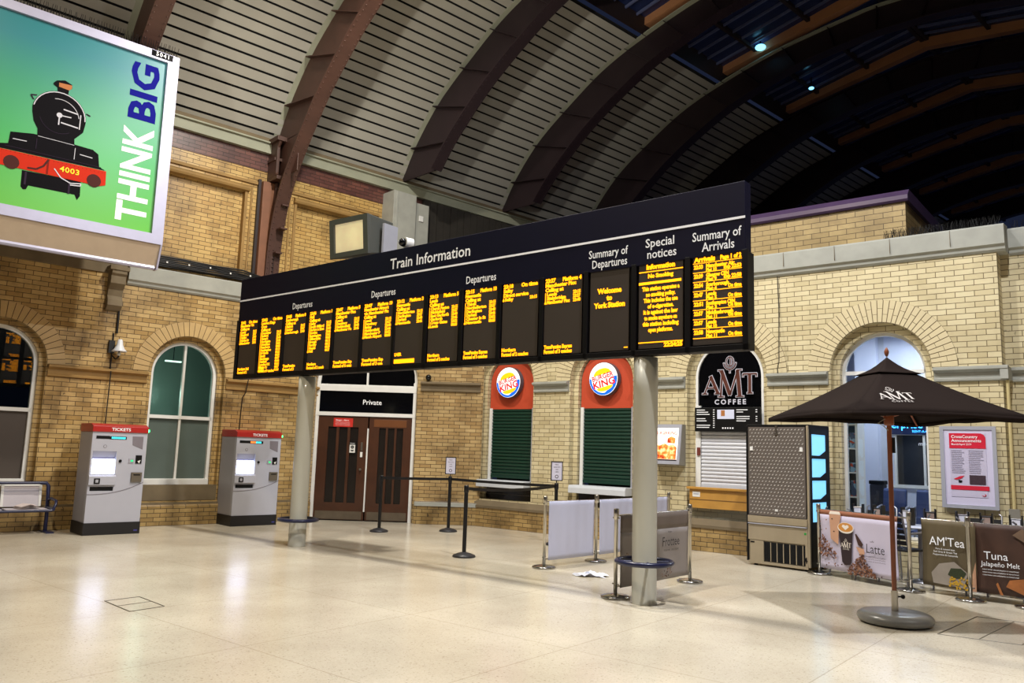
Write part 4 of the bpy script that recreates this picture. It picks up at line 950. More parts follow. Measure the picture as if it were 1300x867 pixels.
mb = MB()
for k in range(9):
    if k not in (3, 6): mb.box(-.56, -.56+random.uniform(.14, .26), -.0135, -.0125, .37-.038*k, .383-.038*k, TXTW)
    mb.box(-.25, -.22, -.0135, -.0125, .37-.038*k, .383-.038*k, TXTW)
    if k < 6 and k != 2: mb.box(.18, .18+random.uniform(.1, .24), -.0135, -.0125, .37-.038*k, .383-.038*k, TXTW); mb.box(.52, .55, -.0135, -.0125, .37-.038*k, .383-.038*k, TXTW)
for k in range(5): mb.box(-.08+.045*k, -.055+.045*k, -.0135, -.0125, .05, .075, TXTW)
mb.build('menu_rows', t)
shutter('roller_shutter', at(FC, cA, .14), -.52, .56, 1.1, 2.05, SHW, 'closed white roller shutter of the coffee kiosk above the wooden counter', 'shutter', .062)
PINE = mat('pine_counter', (186, 138, 62), .4, vari=.25, scale=5, coat=.3)
t = thing('wooden_counter', 'varnished pine counter front below the white shutter', 'counter', at(FC, cA, 0, .70))
mb = MB(); mb.box(-.64, .66, -.1, -.005, .02, .34, PINE); mb.box(-.64, .66, -.108, -.1, .165, .17, WOOD); mb.build('front_boards', t, bevel=.004)
mb = MB(); mb.box(-.68, .7, -.14, -.005, .34, .38, PINE); mb.build('counter_top', t, bevel=.006)
mb = MB(); mb.box(-.58, -.44, -.104, -.101, .21, .3, WHITE); mb.box(-.56, -.46, -.1055, -.104, .25, .27, SILVER); tag(mb.build('paper_notice', M=at(FC, cA, 0, .70)), 'small white paper notice stuck on the left end of the pine counter', 'notice')
trim(MB().box(-.1, 1.42, .0, .12, .54, .72, STONE), FC)
mb = MB(); mb.box(-.03, .03, -.02, .0, 0, .14, mat('lock_brown', (110, 50, 40), .5)); tag(mb.build('shutter_lock', M=at(FC, cA-.56, .11, 1.62)), 'small brown lock box on the left edge of the white shutter frame', 'lock')

# ------------------------------------------------------------------ waiting room behind the big arch
cW = 3.165
ROOMW = mat('room_white', (206, 212, 230), .5, vari=.04); ROOMG = mat('room_grey_panel', (190, 194, 206), .5)
wn = bpy.data.objects.new('window_6', None); COL.objects.link(wn); wn.matrix_world = at(FC, cW, .25); struct(wn)
mb = MB(); wall(mb, arch_pts(0, .625, .46, CZS), [arch_pts(0, .575, .5, CZS)], 0, .07, WHITE); mb.box(-.6, .6, 0, .07, 2.97, 3.03, WHITE); mb.build('window_frame', wn)
mb = MB(); mb.poly(arch_pts(0, .585, .48, CZS), .03, GLASSC, .006); mb.build('window_glass', wn)
struct(MB().box(1.5, 5.6, 3.9, 4.0, 0, 4.2, ROOMW).build('wall_waiting_room_back', M=FC))
mb = MB(); mb.box(1.5, 1.56, .37, 3.9, 0, 4.2, ROOMW); struct(mb.build('wall_waiting_room_left', M=FC))
mb = MB(); mb.box(5.55, 5.6, .37, 3.9, 0, 4.2, ROOMW); struct(mb.build('wall_waiting_room_right', M=FC))
struct(MB().box(1.5, 5.6, .37, 4.0, 4.15, 4.2, ROOMW).build('ceiling', M=FC))
for k in range(2): trim(MB().box(1.56, 5.55, 1.4+1.2*k, 1.52+1.2*k, 3.98, 4.15, ROOMG), FC)
lamp('AREA', at(FC, 3.2, 2.0, 4.05).to_translation(), at(FC, 3.2, 2.0, 0).to_translation(), 95, (.86, .92, 1), 1.0)
BLIT = mat('batten_lamp', (240, 246, 255), .4, emit=(225, 236, 255), es=12)
t = thing('batten_light', 'bright lamp on the waiting room ceiling seen through the top of the large arch', 'light', at(FC, 2.8, 2.0, 3.95))
mb = MB(); mb.box(-.12, .12, -.06, .06, 0, .03, BLIT); mb.build('diffuser', t, bevel=.01); mb = MB(); mb.box(-.14, .14, -.08, .08, .03, .06, WHITE); mb.cyl((0, 0, .06), (0, 0, .2), .01, .01, WHITE, 6); mb.build('housing', t)
# inner partition with a dark window, column, neon sign
mb = MB(); wall(mb, rect(2.42, 3.75, 0, 4.15), [rect(2.56, 3.6, 1.2, 2.13)], 3.3, 3.4, ROOMW)
for x in (2.55, 3.05, 3.58): mb.box(x, x+.04, 3.27, 3.35, 1.17, 2.15, WHITE)
mb.box(2.5, 3.66, 3.26, 3.35, 2.12, 2.18, WHITE); mb.box(2.5, 3.66, 3.26, 3.35, 1.14, 1.2, WHITE); mb.box(1.93, 2.32, 3.1, 3.4, 0, 4.15, ROOMW); mb.box(2.32, 2.42, 3.3, 3.4, 0, 4.15, ROOMG)
struct(mb.build('wall_waiting_room_inner', M=FC))
mb = MB(); mb.box(2.56, 3.6, 3.36, 3.38, 1.2, 2.13, mat('dark_glass', (40, 42, 46), .15, vari=.3)); struct(mb.build('window_7', M=FC))
mb = MB(); mb.box(2.0, 2.2, .02, .03, 0, .3, WHITE); 
NEON = mat('neon_blue', (60, 160, 255), .4, emit=(60, 170, 255), es=3)
t = thing('neon_sign', 'glowing blue sign on the dark band inside the waiting room', 'sign', at(FC, 2.5, 3.24, 2.16) @ Matrix.Translation((0, 0, -.08)))
mb = MB(); mb.box(0, 1.2, 0, .03, .05, .4, mat('sign_band', (14, 30, 70), .4)); mb.build('sign_band', t)
mb = MB(); mb.text('erprise', .03, .17, -.01, .19, NEON, 'l', .015, 1.0); mb.text('RENT-A-CAR', .56, .09, -.01, .06, NEON, 'c', .01); mb.build('neon_lettering', t)
mb = MB(); mb.text('Waiting Room', 0, 0, 0, .1, TXTW, 'l', .0, -1.0); 
tag(mb.build('glass_lettering', M=at(FC, 3.58, 3.2, 1.93)), 'reversed white lettering on the dark waiting room glass', 'lettering')
# shop shelves on the left inside
def goods_mat():
    m = bpy.data.materials.new('packets'); m.use_nodes = True; nt = m.node_tree; N = nt.nodes; K = nt.links.new; b = N['Principled BSDF']
    tc = N.new('ShaderNodeTexCoord'); vo = N.new('ShaderNodeTexVoronoi'); vo.inputs['Scale'].default_value = 16; K(tc.outputs['Object'], vo.inputs['Vector'])
    cr = N.new('ShaderNodeValToRGB'); e = cr.color_ramp.elements; e[0].color = L3((60, 84, 116)); e[1].color = L3((236, 214, 196)); q = e.new(.4); q.color = L3((140, 180, 205)); q = e.new(.75); q.color = L3((196, 70, 40)); cr.color_ramp.interpolation = 'CONSTANT'
    K(vo.outputs['Color'], cr.inputs[0]); K(cr.outputs[0], b.inputs['Base Color']); return m
GOODS = goods_mat()
t = thing('shop_shelving', 'tall shelving of coloured packets just inside the left edge of the waiting room arch', 'shelving', at(FC, 2.3, 1.0, 0))
mb = MB(); mb.box(-.5, -.46, 0, .4, 0, 2.6, WHITE); mb.box(.2, .24, 0, .4, 0, 2.6, WHITE); mb.box(-.46, .2, .36, .4, 0, 2.6, mat('shelf_back', (60, 90, 120), .5)); mb.build('uprights', t)
for k in range(6):
    mb = MB(); mb.box(-.46, .2, 0, .38, .2+.4*k, .225+.4*k, WHITE); mb.build('shelf', t, bevel=.003)
for k in range(6):
    for j in range(6):
        h = random.uniform(.14, .26); x = -.44+.105*j; mb = MB(); mb.box(x, x+.085, .06+.02*(j % 2), .3, .225+.4*k, .225+.4*k+h, GOODS)
        tag(mb.build('shop_packet', M=at(FC, 2.3, 1.0, 0), bevel=.008), '%s packet from the left on the %s shelf inside the waiting room arch' % (['first', 'second', 'third', 'fourth', 'fifth', 'last'][j], ['lowest', 'second lowest', 'third', 'fourth', 'fifth', 'topmost'][k]), 'packet', 'packets on the shop shelving')
t = thing('litter_bin', 'tall dark bin standing by the white partition inside the waiting room', 'bin', at(FC, 2.42, 2.5, 0))
mb = MB(); mb.box(-.12, .12, 0, .25, 0, 1.2, mat('bin_dark', (38, 38, 46), .5)); mb.build('body', t, bevel=.02); mb = MB(); mb.box(-.13, .13, -.01, .26, 1.2, 1.27, BLACK); mb.build('lid', t, bevel=.015)
SEATB = mat('seat_blue', (46, 62, 106), .55)
def seat(x, label, src=[None]):
    M = at(FC, x, 2.15, 0)
    if src[0]: return copy_thing(src[0], M, label)
    t = thing('lounge_chair', label, 'seat', M, 'blue waiting room seats')
    mb = MB(); mb.prism_x([(.0, .45), (.08, .46), (.2, 1.12), (.16, 1.15), (.1, 1.12), (-.02, .52)], -.19, .19, SEATB); mb.build('backrest', t, M=Matrix.Translation((0, .1, 0)), bevel=.02)
    mb = MB(); mb.box(-.19, .19, -.35, .12, .42, .48, SEATB); mb.build('seat', t, bevel=.02)
    for s in (-.22, .22):
        mb = MB(); mb.tube([(s, .15, .0), (s, .12, .45), (s, .2, .85), (s, -.25, .8), (s, -.3, .5)], .02, SILVER, 8); mb.build('arm_frame', t)
    src[0] = t; return t
seat(2.76, 'blue waiting room seat directly behind the parasol pole'); seat(3.3, 'blue waiting room seat nearer the right edge of the arch'); seat(3.84, 'blue waiting room seat hidden past the right jamb of the arch')

# ------------------------------------------------------------------ announcement poster
t = thing('announcement_frame', 'silver-framed red and white train announcements poster on the cream brick', 'poster', at(FC, 3.98, -.08, .99))
mb = MB(); wall(mb, rect(0, .71, 0, 1.16), [rect(.05, .66, .05, 1.11)], -.0, .05, SILVER); mb.box(.02, .69, .04, .07, .02, 1.14, SILVER); mb.build('frame', t, bevel=.006)
mb = MB(); mb.box(.05, .66, .015, .03, .05, 1.11, mat('poster_lilac', (205, 200, 224), .35, vari=.05)); mb.box(.12, .58, .01, .015, .16, 1.06, mat('poster_page', (196, 190, 212), .35, vari=.06, scale=12)); ps = mb.build('poster_sheet', t)
PR_ = mat('poster_red', (206, 36, 60), .35)
mb = MB(); mb.poly([(.12, .86), (.58, .86), (.58, 1.0), (.56, 1.04), (.52, 1.06), (.12, 1.06)], .006, PR_); mb.box(.12, .58, .005, .01, .845, .875, PR_); mb.build('red_heading_band', ps); mb = MB(); mb.box(.12, .6, .005, .01, .26, .32, PR_); mb.build('red_lower_band', ps)
mb = MB(); mb.text('CrossCountry', .15, .99, .002, .06, TXTW, 'l', .01, .95); mb.text('Announcements', .15, .935, .002, .06, TXTW, 'l', .01, .95); mb.text('March/April 2019', .15, .89, .002, .036, TXTW, 'l', .005); mb.build('poster_heading', ps)
mb = MB(); G_ = mat('print_text_grey', (150, 146, 166), .5)
for k in range(13): mb.box(.14, .14+random.uniform(.13, .19), .004, .006, .81-.026*k, .816-.026*k, G_); mb.box(.36, .36+random.uniform(.13, .19), .004, .006, .81-.026*k, .816-.026*k, G_)
mb.build('body_text', ps)
mb = MB(); mb.box(.36, .56, .004, .006, .34, .47, mat('poster_photo', (62, 44, 54), .5, vari=.5, scale=40)); mb.poly([(.16, .41), (.24, .45), (.3, .46), (.26, .42), (.2, .4)], .004, PR_); mb.poly([(.22, .36), (.26, .36), (.27, .39), (.22, .4)], .004, BLACK); mb.poly([(.52, .18), (.56, .2), (.54, .22), (.55, .18), (.5, .2)], .004, PR_); mb.build('poster_photo', ps)
mb = MB(); mb.tube([(4.86, -.03, 2.8), (4.86, -.03, 1.0)], .022, mat('pipe_cream', (196, 180, 130), .4), 8); mb.box(4.8, 4.93, -.1, .0, .86, 1.02, CASE); tag(mb.build('conduit_pipe', M=FC), 'cream painted conduit pipe ending in a small box beside the announcement poster', 'pipe')

# ------------------------------------------------------------------ display fridge
t = thing('display_fridge', 'steel display fridge with checker-plate shutter, numbered 4, beside the kiosk', 'fridge', frame((3.69, 12.49), (.7027, -.7114)))
PLATE = mat('checker_plate', (112, 104, 98), .35, .35, vari=.1, scale=9); PLH = mat('checker_bump', (226, 222, 216), .25, .5); STS = mat('fridge_steel', (176, 162, 136), .35, .4, vari=.25, scale=2.5)
mb = MB(); mb.box(.0, .03, 0, .72, .06, 2.1, BLACK); mb.box(.97, 1.0, 0, .04, .06, 2.1, STS); mb.box(.03, .97, .02, .70, .06, .74, STS); mb.box(.0, 1.0, .02, .72, 2.05, 2.12, BLACK); mb.box(.03, .97, .66, .72, .74, 2.05, STS); mb.build('carcass', t, bevel=.005)
mb = MB(); mb.box(.045, .955, -.01, .02, .75, 2.08, PLATE)
for r in range(25):
    for c in range(16):
        x = .08+.056*c+(.028 if r % 2 else 0); z = .79+.052*r; a = radians(45)
        if x > .93: continue
        dx, dz = .023*cos(a), .023*sin(a); nx, nz = -.010*sin(a), .010*cos(a)
        mb.add([(x-dx, -.01, z-dz), (x+nx, -.01, z+nz), (x+dx, -.01, z+dz), (x-nx, -.01, z-nz), (x, -.024, z)], [(0, 4, 1), (1, 4, 2), (2, 4, 3), (3, 4, 0)], PLH)
mb.build('shutter_plate', t)
mb = MB(); mb.box(.5, .53, -.03, -.01, 2.0, 2.1, STEEL); mb.box(.485, .545, -.03, -.01, 1.97, 1.99, STEEL); mb.build('latch', t)
for x, z in ((.1, 1.75), (.9, 1.75), (.5, .84)):
    mb = MB(); mb.box(x-.022, x+.022, -.022, -.01, z-.03 if z > 1 else z-.015, z+.03 if z > 1 else z+.015, WHITE); mb.build('finger_catch', t)
mb = MB(); mb.box(.03, .97, -.02, .02, .64, .74, STS); mb.box(.03, .97, -.025, -.02, .615, .63, SILVER); mb.build('upper_rail', t, bevel=.004)
mb = MB(); mb.box(.03, .97, -.005, .03, .38, .6, STS); mb.box(.06, .28, -.004, .03, .06, .37, STS); mb.box(.03, .97, -.003, .03, .03, .07, STS); mb.box(.93, .97, -.004, .03, .06, .4, STS); lp = mb.build('lower_panel', t, bevel=.004)
mb = MB(); mb.box(.29, .92, .0, .02, .08, .36, DARKP)
for k in range(30): mb.box(.295+.021*k, .302+.021*k, -.006, .0, .08, .36, BLACK)
for k in range(6): mb.box(.39+.1*k, .402+.1*k, -.008, .0, .08, .36, STS)
mb.build('vent_grille', lp)
mb = MB(); mb.text('4', .935, .12, -.008, .12, BLACK, 'c', .02); mb.build('painted_number', lp)
mb = MB(); mb.box(.07, .13, -.01, -.004, .335, .355, BLACK); mb.box(.92, .95, -.01, -.004, .52, .55, mat('green_label', (40, 150, 60), .5)); mb.build('small_labels', lp)
LITB = mat('fridge_light', (150, 210, 245), .4, vari=.1, emit=(120, 205, 255), es=1.1)
mb = MB(); mb.box(.985, .99, .1, .64, .2, 2.0, LITB)
mb.box(.97, .985, .04, .7, .06, 2.08, BLACK); mb.build('lit_interior', t)
mb = MB(); mb.box(.985, 1.0, .04, .12, .06, 2.1, BLACK); mb.box(.985, 1.0, .6, .72, .06, 2.1, BLACK); mb.box(.985, 1.0, .04, .72, 1.98, 2.1, BLACK); mb.box(.985, 1.0, .04, .72, .06, .7, BLACK)
for z in (.98, 1.3, 1.62): mb.box(.985, 1.002, .12, .6, z, z+.05, BLACK); mb.add([(.999, .38, z+.05), (.999, .6, z+.05), (.999, .6, z+.13)], [(0, 1, 2)], BLACK)
mb.build('side_frame', t)
for k in range(4):
    mb = MB(); mb.cyl((.1+.8*(k % 2), .1+.5*(k//2), 0), (.1+.8*(k % 2), .1+.5*(k//2), .07), .03, .025, BLACK, 10); mb.build('foot', t)

# ------------------------------------------------------------------ steel posts and banners
def steel_post(p, label, group, src=[None], hgt=.98):
    M = frame(p, (1, 0)) @ Matrix.Rotation(random.uniform(0, 3), 4, 'Z')
    if src[0]: return copy_thing(src[0], M, label, group)
    t = thing('barrier_post', label, 'barrier post', M, group)
    mb = MB(); mb.lathe([(.155, 0), (.165, .008), (.165, .02), (.14, .032), (.05, .045), (.03, .05)], STEELB, 32); mb.build('base', t)
    mb = MB(); mb.lathe([(.022, .04), (.022, .9), (.0225, .92)], STEEL, 18); mb.build('pole', t)
    mb = MB(); mb.lathe([(.023, .86), (.028, .865), (.03, .93), (.03, .975), (.022, .985)], STEEL, 18); mb.build('cap', t)
    mb = MB()
    for z in (.88, .15): mb.cyl((-.05, 0, z), (.05, 0, z), .008, .008, STEELB, 8)
    mb.build('hook', t)
    src[0] = t; return t
GL = 'steel posts of the banner pen beside the near column'; GR = 'steel posts of the cafe banner line'
Bp = dict(b1=(.54, 11.39), b2=(1.35, 12.21), b6=(2.05, 12.99), b5=(2.75, 13.78), b3=(1.25, 9.25), b4=(2.38, 10.55), r1=(4.48, 11.66), r2=(5.13, 10.36), r3=(5.55, 9.78), r4=(6.02, 9.40))
for k, l in dict(b1='steel post at the left edge of the left white banner', b2='steel post between the two white banners', b6='steel post almost hidden behind the near column top of the second white banner', b5='farthest steel post of the pen, by the lit menu poster',
                 b3='steel post just left of the near column base', b4='steel post at the right end of the grey banner').items(): steel_post(Bp[k], l, GL)
for k, l in dict(r1='steel post between the display fridge and the coffee cup banner', r2='steel post right of the coffee cup banner', r3='steel post in front of the tea banner', r4='rightmost steel post, at the edge of the food banner').items(): steel_post(Bp[k], l, GR)
def banner(a, b, label, m, name='barrier_banner', x0=.07, x1=None, off=0., wav=.012, band=None, group=None):
    a = Vector(a); b = Vector(b); L = (b-a).length; x1 = L-.07 if x1 is None else x1
    t = thing(name, label, 'banner', frame(a, b-a) @ Matrix.Translation((0, off, 0)), group)
    mb = MB(); mb.cyl((.03 if off == 0 else x0, 0, .905), (L-.03 if off == 0 else x1, 0, .905), .011, .011, STEELB, 8); mb.build('top_rail', t)
    mb = MB(); mb.cyl((.03 if off == 0 else x0, 0, .12), (L-.03 if off == 0 else x1, 0, .12), .009, .009, STEELB, 8); mb.build('bottom_rail', t)
    nx, nz = 24, 12
    mb = MB(); vs = []
    for j in range(nz+1):
        for i in range(nx+1):
            u = i/nx; v = j/nz; pin = 1-.03*sin(pi*v)*1.0
            x = (x0+x1)/2+(u-.5)*(x1-x0)*(1-.02*sin(pi*v)); vs.append((x, -.014+wav*sin(9*u+2*v)*sin(pi*v)+.004*sin(31*u), .1+.81*v))
    def mm(j): return band[1] if band and j >= nz*(1-band[0]) else m
    mb.add(vs, [(j*(nx+1)+i, j*(nx+1)+i+1, (j+1)*(nx+1)+i+1, (j+1)*(nx+1)+i) for j in range(nz) for i in range(nx) if mm(j) is m], m, True)
    if band: mb.add(vs, [(j*(nx+1)+i, j*(nx+1)+i+1, (j+1)*(nx+1)+i+1, (j+1)*(nx+1)+i) for j in range(nz) for i in range(nx) if mm(j) is not m], band[1], True)
    o = mb.build('banner_cloth', t); sd = o.modifiers.new('s', 'SOLIDIFY'); sd.thickness = .003
    return t
CLW = mat('banner_white', (198, 200, 222), .6, vari=.06, scale=2); CLG = mat('banner_grey', (150, 142, 138), .6, vari=.08, scale=2); CLD = mat('banner_band_taupe', (112, 100, 92), .6)
GB = 'banners of the pen beside the near column'
banner(Bp['b1'], Bp['b2'], 'plain white banner, leftmost of the pen', CLW, group=GB)
banner(Bp['b2'], Bp['b6'], 'plain white banner partly behind the near column', CLW, group=GB)
banner(Bp['b6'], Bp['b5'], 'plain white banner seen just right of the near column', CLW, group=GB)
fr_ = banner(Bp['b3'], Bp['b4'], 'grey coffee drink banner crossing behind the near column', CLG, band=(.25, CLD), group=GB)
INK = mat('ink_dark', (44, 36, 36), .6); BEAN = mat('print_bean', (62, 34, 26), .6, vari=.3, scale=60)
mb = MB(); mb.text('Frottee', 1.18, .5, -.036, .16, INK, 'c', .0, .88); mb.text('belgian', 1.15, .66, -.036, .035, INK, 'c'); mb.text('YOUR WAY   CHOCOLATE', 1.18, .44, -.036, .03, INK, 'c'); mb.build('banner_lettering', fr_)
def beans(mb, x0, x1, z0, z1, n, y, r=.012, m=None, edge=None):
    for k in range(n):
        x = random.uniform(x0, x1); z = random.uniform(z0, z1)
        if edge and not edge(x, z): continue
        a = random.uniform(0, pi); mb.poly([(x+r*cos(q)*cos(a)-r*.65*sin(q)*sin(a), z+r*cos(q)*sin(a)+r*.65*sin(q)*cos(a)) for q in [2*pi*j/6 for j in range(6)]], y-random.uniform(0, .004), m or random.choice(BEANS))
BEANS = [BEAN, mat('print_bean_light', (120, 76, 52), .6), mat('print_bean_mid', (88, 50, 34), .6), mat('print_bean_pale', (150, 108, 82), .6)]
mb = MB(); beans(mb, .95, 1.2, .14, .27, 26, -.034); beans(mb, .14, .2, .4, .52, 5, -.034); tag(mb.build('printed_beans', fr_), None, None, kind='stuff')
# coffee cup banner
CLL = mat('banner_pale', (196, 188, 206), .6, vari=.04); TERR_ = mat('banner_terracotta', (150, 96, 70), .6)
lt = banner(Bp['r1'], Bp['r2'], 'pale banner with a large coffee cup and beans, right of the fridge', CLL, x0=.03, x1=1.3, band=(.09, TERR_))
y = -.036
CUP = mat('print_cup', (40, 24, 28), .6); CREMA = mat('print_crema', (206, 140, 62), .6, vari=.1); CREAM = mat('print_cream', (235, 225, 212), .6); TAN = mat('print_wood', (196, 150, 120), .6, vari=.15)
mb = MB(); mb.poly([(.38, .68), (.62, .68), (.585, .24), (.56, .2), (.47, .19), (.43, .23)], y, CUP); mb.poly([(.5+.135*cos(q), .69+.075*sin(q)) for q in [2*pi*j/24 for j in range(24)]], y-.002, CREAM); mb.poly([(.5+.122*cos(q), .698+.06*sin(q)) for q in [2*pi*j/24 for j in range(24)]], y-.004, CREMA)
mb.poly([(.5, .66), (.44, .705), (.455, .73), (.485, .73), (.5, .715), (.515, .73), (.545, .73), (.56, .705)], y-.006, CREAM); mb.build('printed_cup', lt)
mb = MB(); amt(mb, .5, .43, .09, y-.006, CREAM); mb.build('cup_emblem', lt)
mb = MB(); mb.poly([(.24, .52), (.37, .45), (.38, .66), (.42, .86), (.22, .86)], y+.002, TAN); mb.poly([(.22, .86), (.42, .86), (.4, .9), (.24, .9)], y, CREAM); mb.poly([(.65, .62), (.67, .63), (.78, .5), (.76, .46), (.7, .48)], y, BEAN); mb.poly([(.66, .46), (.79, .44), (.8, .38), (.74, .34)], y, TAN); mb.build('printed_scoops', lt)
mb = MB(); beans(mb, .03, .34, .26, .58, 190, y, .017, edge=lambda x, z: z < .56-1.1*abs(x-.1)*.9 and z > .3-.3*x)
beans(mb, .52, 1.0, .08, .4, 420, y, .017, edge=lambda x, z: abs(x-.74)/.26+(z-.08)/.3 < 1.0); beans(mb, .1, 1.1, .1, .2, 16, y, .014); beans(mb, .05, .3, .55, .8, 8, y, .014); tag(mb.build('printed_beans', lt), None, None, kind='stuff')
mb = MB(); mb.text('Latte', .97, .4, y, .17, INK, 'c', .0, .85); mb.text('caffe', .92, .54, y, .035, INK, 'c')
for k in range(3): mb.text('Rich espresso with steamed milk and foam', .97, .345-.03*k, y, .022, INK, 'c', 0, .8)
mb.build('banner_lettering', lt)
TEA = mat('banner_tea', (92, 80, 56), .6, vari=.35, scale=3); FOODB = mat('banner_food', (66, 42, 30), .6, vari=.6, scale=4)
te = banner(Bp['r2'], Bp['r3'], 'olive brown tea banner behind the steel post, right of the coffee cup banner', TEA, x0=.1, x1=.76, off=.12)
mb = MB(); mb.text("AM'Tea", .42, .6, y, .15, TXTW, 'c', .0, .9)
for k in range(3): mb.text(['Pure & natural teas', 'Earl Grey & Green Tea', 'Peppermint & Camomile'][k], .4, .55-.035*k, y, .03, TXTW, 'c')
mb.build('banner_lettering', te)
mb = MB(); mb.poly([(.24, .14), (.6, .12), (.66, .3), (.5, .42), (.32, .38), (.22, .26)], y+.004, mat('print_pale_linen', (150, 140, 128), .6, vari=.2)); mb.poly([(.42, .26), (.5, .22), (.6, .24), (.64, .3), (.58, .35), (.46, .34)], y, mat('print_green_leaf', (46, 54, 28), .6, vari=.5, scale=60)); beans(mb, .44, .7, .1, .24, 60, y, .016, mat('print_yellow_flower', (196, 152, 40), .6)); mb.poly([(.7, .1), (.75, .1), (.75, .45), (.71, .3)], y+.002, TAN); mb.build('printed_tea', te)
r4b = (Bp['r4'][0]+.55, Bp['r4'][1]-.42)
tu = banner(Bp['r3'], (Bp['r4'][0]+.3, Bp['r4'][1]-.24), 'dark brown toasted sandwich banner at the right edge', FOODB, x0=.05, x1=.9, off=.1)
mb = MB(); mb.text('Tuna', .27, .5, y, .13, TXTW, 'c', .0, .95); mb.text('Jalapeño Melt', .31, .42, y, .08, TXTW, 'c', .0, .9)
for k in range(3): mb.text('melted cheese, tuna and jalapeños on toasted bread', .31, .375-.032*k, y, .022, TXTW, 'c', 0, .8)
mb.build('banner_lettering', tu)
BRD_ = mat('print_bread', (164, 100, 50), .6, vari=.4, scale=14)
mb = MB(); mb.poly([(.36, .2), (.55, .12), (.88, .1), (.88, .34), (.6, .32), (.4, .28)], y+.004, BRD_); mb.poly([(.45, .8), (.6, .7), (.66, .5), (.7, .55), (.7, .75), (.55, .88)], y+.004, mat('print_plate', (120, 96, 76), .6, vari=.3)); mb.poly([(.62, .74), (.86, .78), (.86, .89), (.6, .89)], y, mat('print_cheese', (214, 160, 60), .6, vari=.2, scale=20)); mb.poly([(.3, .1), (.33, .1), (.28, .24), (.26, .22)], y, BRD_); mb.build('printed_sandwich', tu)

# ------------------------------------------------------------------ black belt stanchions
BP = mat('stanchion_black', (14, 14, 16), .35); BASEB = mat('stanchion_base', (40, 40, 44), .45)
G5 = 'black belt stanchions in front of the burger counter'
def stanchion(p, label, sign=False, src=[None]):
    M = frame(p, (1, .05))
    t = thing('belt_stanchion', label, 'stanchion', M, G5)
    mb = MB(); mb.lathe([(.17, 0), (.175, .012), (.165, .03), (.1, .055), (.05, .07), (.03, .075)], BASEB, 28); mb.build('base', t)
    mb = MB(); mb.cyl((0, 0, .06), (0, 0, .98), .031, .031, BP, 20); mb.build('pole', t)
    mb = MB(); mb.lathe([(.034, .95), (.038, .96), (.038, 1.045), (.03, 1.06)], BP, 20); mb.build('belt_head', t)
    if sign:
        mb = MB(); mb.cyl((0, 0, 1.06), (0, 0, 1.1), .01, .01, BP, 8); wall(mb, rect(-.105, .105, 1.1, 1.44), [rect(-.09, .09, 1.115, 1.425)], -.012, .012, BP); mb.build('sign_holder', t, bevel=.004)
        mb = MB(); mb.box(-.09, .09, -.006, .006, 1.115, 1.425, mat('sign_paper', (205, 202, 218), .5)); sg = mb.build('sign_sheet', t)
        mb = MB()
        for k, (q, w) in enumerate((('Please', .1), ('queue here', .12), ('until', .07), ('called', .07))): mb.text(q, 0, 1.375-.042*k, -.009, .026, INK, 'c', .01)
        mb.cyl((0, -.007, 1.175), (0, -.009, 1.175), .03, .03, INK, 16); mb.cyl((0, -.009, 1.175), (0, -.0095, 1.175), .02, .02, mat('sign_paper', (0, 0, 0)), 16); mb.build('sign_lettering', sg)
    return t
S5 = [(-2.41, 15.47), (-1.13, 15.9), (-.62, 12.28), (.86, 14.2)]
s1 = stanchion(S5[0], 'black belt stanchion in front of the wooden doors'); s2 = stanchion(S5[1], 'black belt stanchion with a sign, left of the green shutters', True)
s3 = stanchion(S5[2], 'nearest black belt stanchion, standing alone at the front of the queue lane'); s4 = stanchion(S5[3], 'black belt stanchion with a sign, behind the left white banner', True)
def belt(owner, a, b, sag=.03):
    a = Vector(a+(1.01,)); b = Vector(b+(1.01,)); inv = owner.matrix_world.inverted(); n = 12; vs = []
    for k in range(n+1):
        u = k/n; p = a.lerp(b, u); p.z -= sag*4*u*(1-u)
        for dz in (-.025, .025): vs.append(inv @ Vector((p.x, p.y, p.z+dz)))
    mb = MB(); mb.add(vs, [(2*k, 2*k+2, 2*k+3, 2*k+1) for k in range(n)], BP); o = mb.build('belt', owner); q = o.modifiers.new('s', 'SOLIDIFY'); q.thickness = .003
bpy.context.view_layer.update()
belt(s1, S5[0], S5[1], .005); belt(s2, S5[1], S5[3], .01); belt(s3, S5[2], S5[3], .045)

# ------------------------------------------------------------------ parasol
CAN = mat('parasol_canopy', (34, 26, 23), .9, vari=.12, scale=3, spec=.1); CANU = CAN
t = thing('parasol', 'dark brown square cafe parasol with coffee brand lettering on a round stone base', 'parasol', frame((3.95, 8.32), (1, 0)))
az = radians(-39); D = 1.28; ap = Vector((0, 0, 2.66)); HZ = 2.06
cor = [Vector((D*cos(az+q*pi/2), D*sin(az+q*pi/2), HZ)) for q in range(4)]   # R, B, L, F
def panel(mb, A, B, C, m, n=10, sagz=.035, hem=.04):
    vs = []; idx = {}
    for j in range(n+1):
        for i in range(n+1):
            v = j/n; u = i/n; p = A.lerp(B.lerp(C, u), v); p.z += -.03*sin(pi*v)*1.0+hem*sin(pi*u)*v*v*.6; mid = sin(pi*u)*v
            p = p+Vector((-p.x, -p.y, 0))*(.045*mid*v); idx[i, j] = len(vs); vs.append(p)
    mb.add(vs, [(idx[i, j], idx[i, j+1], idx[i+1, j+1], idx[i+1, j]) for j in range(n) for i in range(n)], m, True)
mb = MB()
for k in range(4): panel(mb, ap, cor[k], cor[(k+1) % 4], CAN)
